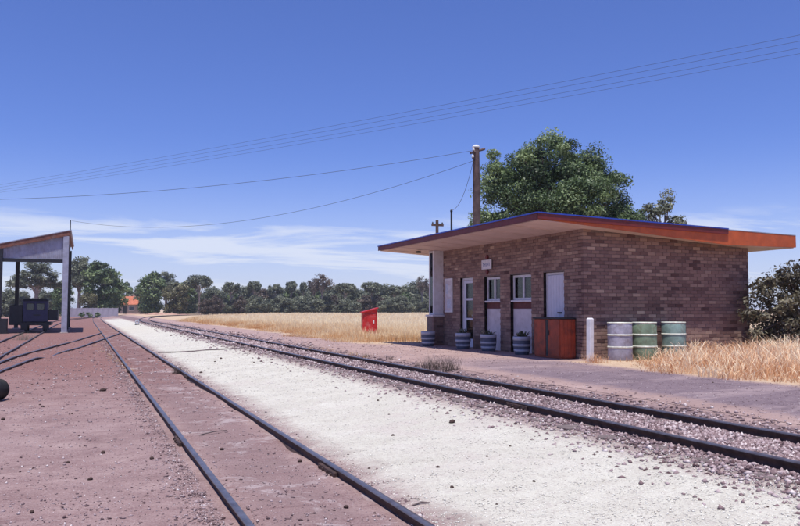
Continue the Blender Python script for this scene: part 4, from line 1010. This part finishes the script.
def mound(x, Z, w_, h_, label):
    p = pz(x, Z); n = 18; V = []; F = []; rr = random.Random(int(x))
    for i in range(n+1):
        for j in range(9):
            u = i/n*2-1; v = j/8*2-1; e = max(0, 1-u*u)*max(0, 1-v*v)
            V.append((u*w_, v*w_*.4, -.05+h_*e*(1+.18*math.sin(i*.9+j*.5)+rr.uniform(-.04, .04))))
    for i in range(n):
        for j in range(8): F.append((i*9+j, (i+1)*9+j, (i+1)*9+j+1, i*9+j+1))
    o = MB().add(V, F, .5, True).build('dirt_mound', M_EARTH); o.location = (p[0], p[1], 0.05); o.rotation_euler = (0, 0, -YAW); tag(o, label, 'mound')
M_EARTH = paint('bare_earth', (.36, .20, .16), .95, .25, 1.2, bump=.6, dirt=(.5, .36, .24), dirt_amt=.6)
mound(161, 165, 5.5, .75, 'low reddish dirt mound near the bend of main line'); mound(138, 175, 7, .5, 'broad low dirt bank in front of the tiled house'); mound(190, 160, 6, .5, 'low dirt mound at the start of the dry paddock')

# ------------------------------------------------------------------ dry grass
rng = np.random.default_rng(9); random.seed(9)
def blades(name, A, D, Zb, H, Wd, T, mat, lean=.35, heads=False):
    n = len(A); az = rng.uniform(0, 6.283, n); ln = rng.uniform(.05, lean, n)*H; yaw = rng.uniform(0, 6.283, n)
    b = np.stack([A, D, Zb], 1); wv = np.stack([np.cos(yaw), np.sin(yaw), np.zeros(n)], 1)*Wd[:, None]
    tip = b+np.stack([np.cos(az)*ln, np.sin(az)*ln, H], 1); mid = b+np.stack([np.cos(az)*ln*.35, np.sin(az)*ln*.35, H*.6], 1)
    V = np.stack([b-wv, b+wv, mid+wv*.8, mid-wv*.8], 1).reshape(-1, 3); F = np.arange(n*4).reshape(-1, 4)
    V2 = np.stack([mid-wv*.8, mid+wv*.8, tip+wv*(.9 if heads else .25), tip-wv*(.9 if heads else .25)], 1).reshape(-1, 3); F2 = np.arange(n*4).reshape(-1, 4)+n*4
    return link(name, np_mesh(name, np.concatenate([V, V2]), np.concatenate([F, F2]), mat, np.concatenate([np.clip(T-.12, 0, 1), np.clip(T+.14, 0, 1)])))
def clump(a, d, f=1.): return np.clip(.5+.75*vnoise(a, d, .6*f, 6)+.55*vnoise(a, d, 1.9*f, 7), 0, 1)
# paddock between platform and tree belt
n = 210000; D = dist_sample(n, 24, 190, 1.15); u = rng.random(n)
lo = 8.7+1.6*vnoise(D, D*0, .35, 4)+.9*vnoise(D, D*0, 1.3, 5)+np.abs(rng.normal(0, .35, n))+np.where(D > 80, np.clip((D-80)*.10+((D-80)**2)*.0022, 0, 40), 0)+np.clip(27-D, 0, 4)*.9
hi = lo+3+D*.62; A = lo+(hi-lo)*u**1.3
k = ~((A > 10.3) & (D < EY+.9)) & ~((A > 9.4) & (D < 26.3) & (rng.random(n) < .85)); A, D = A[k], D[k]
edge = np.clip((A-(8.7+np.where(D > 80, (D-80)*.10+((D-80)**2)*.0022, 0)))/1.6, .25, 1)
c_ = clump(A, D, .5); H = (.26+.28*c_)*rng.uniform(.6, 1.2, len(A))*edge*np.where((np.abs(A-12.0) < 1.3) & (D > 29) & (D < 34.4), .3, 1); Wd = np.clip(.0035*D/24, .004, .03)*rng.uniform(.7, 1.4, len(A))
T = np.clip(.66+.5*(c_-.5)+rng.normal(0, .15, len(A)), 0, 1)
# rusty orange grass along the edge of the field
T = np.clip(T-.62*np.exp(-np.clip(A-lo[k], 0, 99)/2.2)*(.7+.6*vnoise(A, D, .5, 8)), 0, 1)
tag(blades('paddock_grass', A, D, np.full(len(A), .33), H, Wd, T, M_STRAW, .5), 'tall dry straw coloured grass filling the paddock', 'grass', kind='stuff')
# wild oats by the end wall
n = 60000; D = rng.uniform(4.0, 15.5, n); A = rng.uniform(9.9, 24, n)
lo = np.interp(D, [4, 9.2, 10.7, 12.1, 13.6, 14.6, 15.6], [11.3, 10.55, 10.1, 10.0, 11.1, 11.5, 11.6])+.18*np.sin(D*4.1)+.12*np.sin(D*9.7)
k = (A > lo) & ~((A < 13.9) & (D > 14.78) & (A > 11.2)); A, D, lo = A[k], D[k], lo[k]
near_d = (A < 13.6) & (D > 13.2)
c_ = clump(A, D, 1.6); ed_ = np.clip((A-lo)/.9, .35, 1)
H = (.19+.38*c_)*rng.uniform(.5, 1.25, len(A))*ed_*np.where(near_d, .62, 1); T = np.clip(.54+.9*(c_-.5)+rng.normal(0, .24, len(A)), 0, 1)
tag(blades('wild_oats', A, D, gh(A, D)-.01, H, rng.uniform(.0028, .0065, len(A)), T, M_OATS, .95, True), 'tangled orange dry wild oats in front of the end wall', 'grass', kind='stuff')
# tufts at the foot of things
def tuft(a, d, r, n, hgt, label, mat=M_OATS, tt=.45):
    A = a+rng.normal(0, r, n); D = d+rng.normal(0, r*.8, n); H = hgt*rng.uniform(.4, 1.1, n)
    o = blades('grass_tuft', A-a, D-d, np.zeros(n), H, rng.uniform(.002, .004, n), np.clip(rng.normal(tt, .2, n), 0, 1), mat, .9)
    o.location = (a, d, float(gh(a, d))-.01); return tag(o, label, 'grass tuft')
tuft(10.62, 14.62, .13, 170, .24, 'small dry grass tuft at the foot of the white post')
for i, (x, y, r, nb_, hh) in enumerate(((437, 369, .12, 150, .30), (449, 371, .13, 150, .32), (427, 368, .10, 90, .22))):
    a, d, z, s = at_px(x, y); tag(tuft(a, d, r, nb_, hh, 'clump of brown weeds growing beside the far main line rail', M_LEAFR, .5), group='weeds beside the main line rail')
for (x, y, hh, nb_) in ((418, 367, .16, 50), (391, 360, .16, 50), (367, 357, .14, 40), (540, 386, .08, 30)):
    a, d, z, s = at_px(x, y); tag(tuft(a, d, .07, nb_, hh, 'small sparse weed on the platform edge near the rail', M_LEAFR, .5), group='small weeds on the platform edge')
a, d, z, s = at_px(178, 374); tuft(a, d, .08, 130, .22, 'dark weed growing against the siding rail by the gravel', M_LEAFR, .4)
a, d, z, s = at_px(25, 340); tuft(a, d, .22, 160, .38, 'greyish green weed on the shed track', M_LEAFG, .8)
for i in range(9):
    a, d, z, s = at_px(95+i*4.5+random.uniform(-2, 2), 346+i*3.2); tag(tuft(a, d, .06, 40, .10, 'small straw weed on the soil near the crossover', M_STRAW, .5), group='straw weeds by the crossover')
for i in range(7):
    d = 24.8-i*.9+random.uniform(-.3, .3); tag(tuft(6.95+random.uniform(-.1, .12), d, .06, 36, .10, 'small dry weed along the ballast of main line', M_STRAW, .4), group='dry weeds along the ballast')

# ------------------------------------------------------------------ summer haze low over the plain
hm = bpy.data.materials.new('haze'); hm.use_nodes = True; ht = hm.node_tree; ht.nodes.clear()
pv_ = ht.nodes.new('ShaderNodeVolumePrincipled'); pv_.inputs['Color'].default_value = (.86, .90, .98, 1); pv_.inputs['Density'].default_value = .00035; pv_.inputs['Anisotropy'].default_value = .1
ho = ht.nodes.new('ShaderNodeOutputMaterial'); ht.links.new(pv_.outputs[0], ho.inputs['Volume'])
hz_ = MB().box(-3200, 3200, -150, 4200, -1.2, 13.5).build('haze', hm)
tag(hz_, 'faint pale summer haze over the plain', 'haze', kind='stuff')
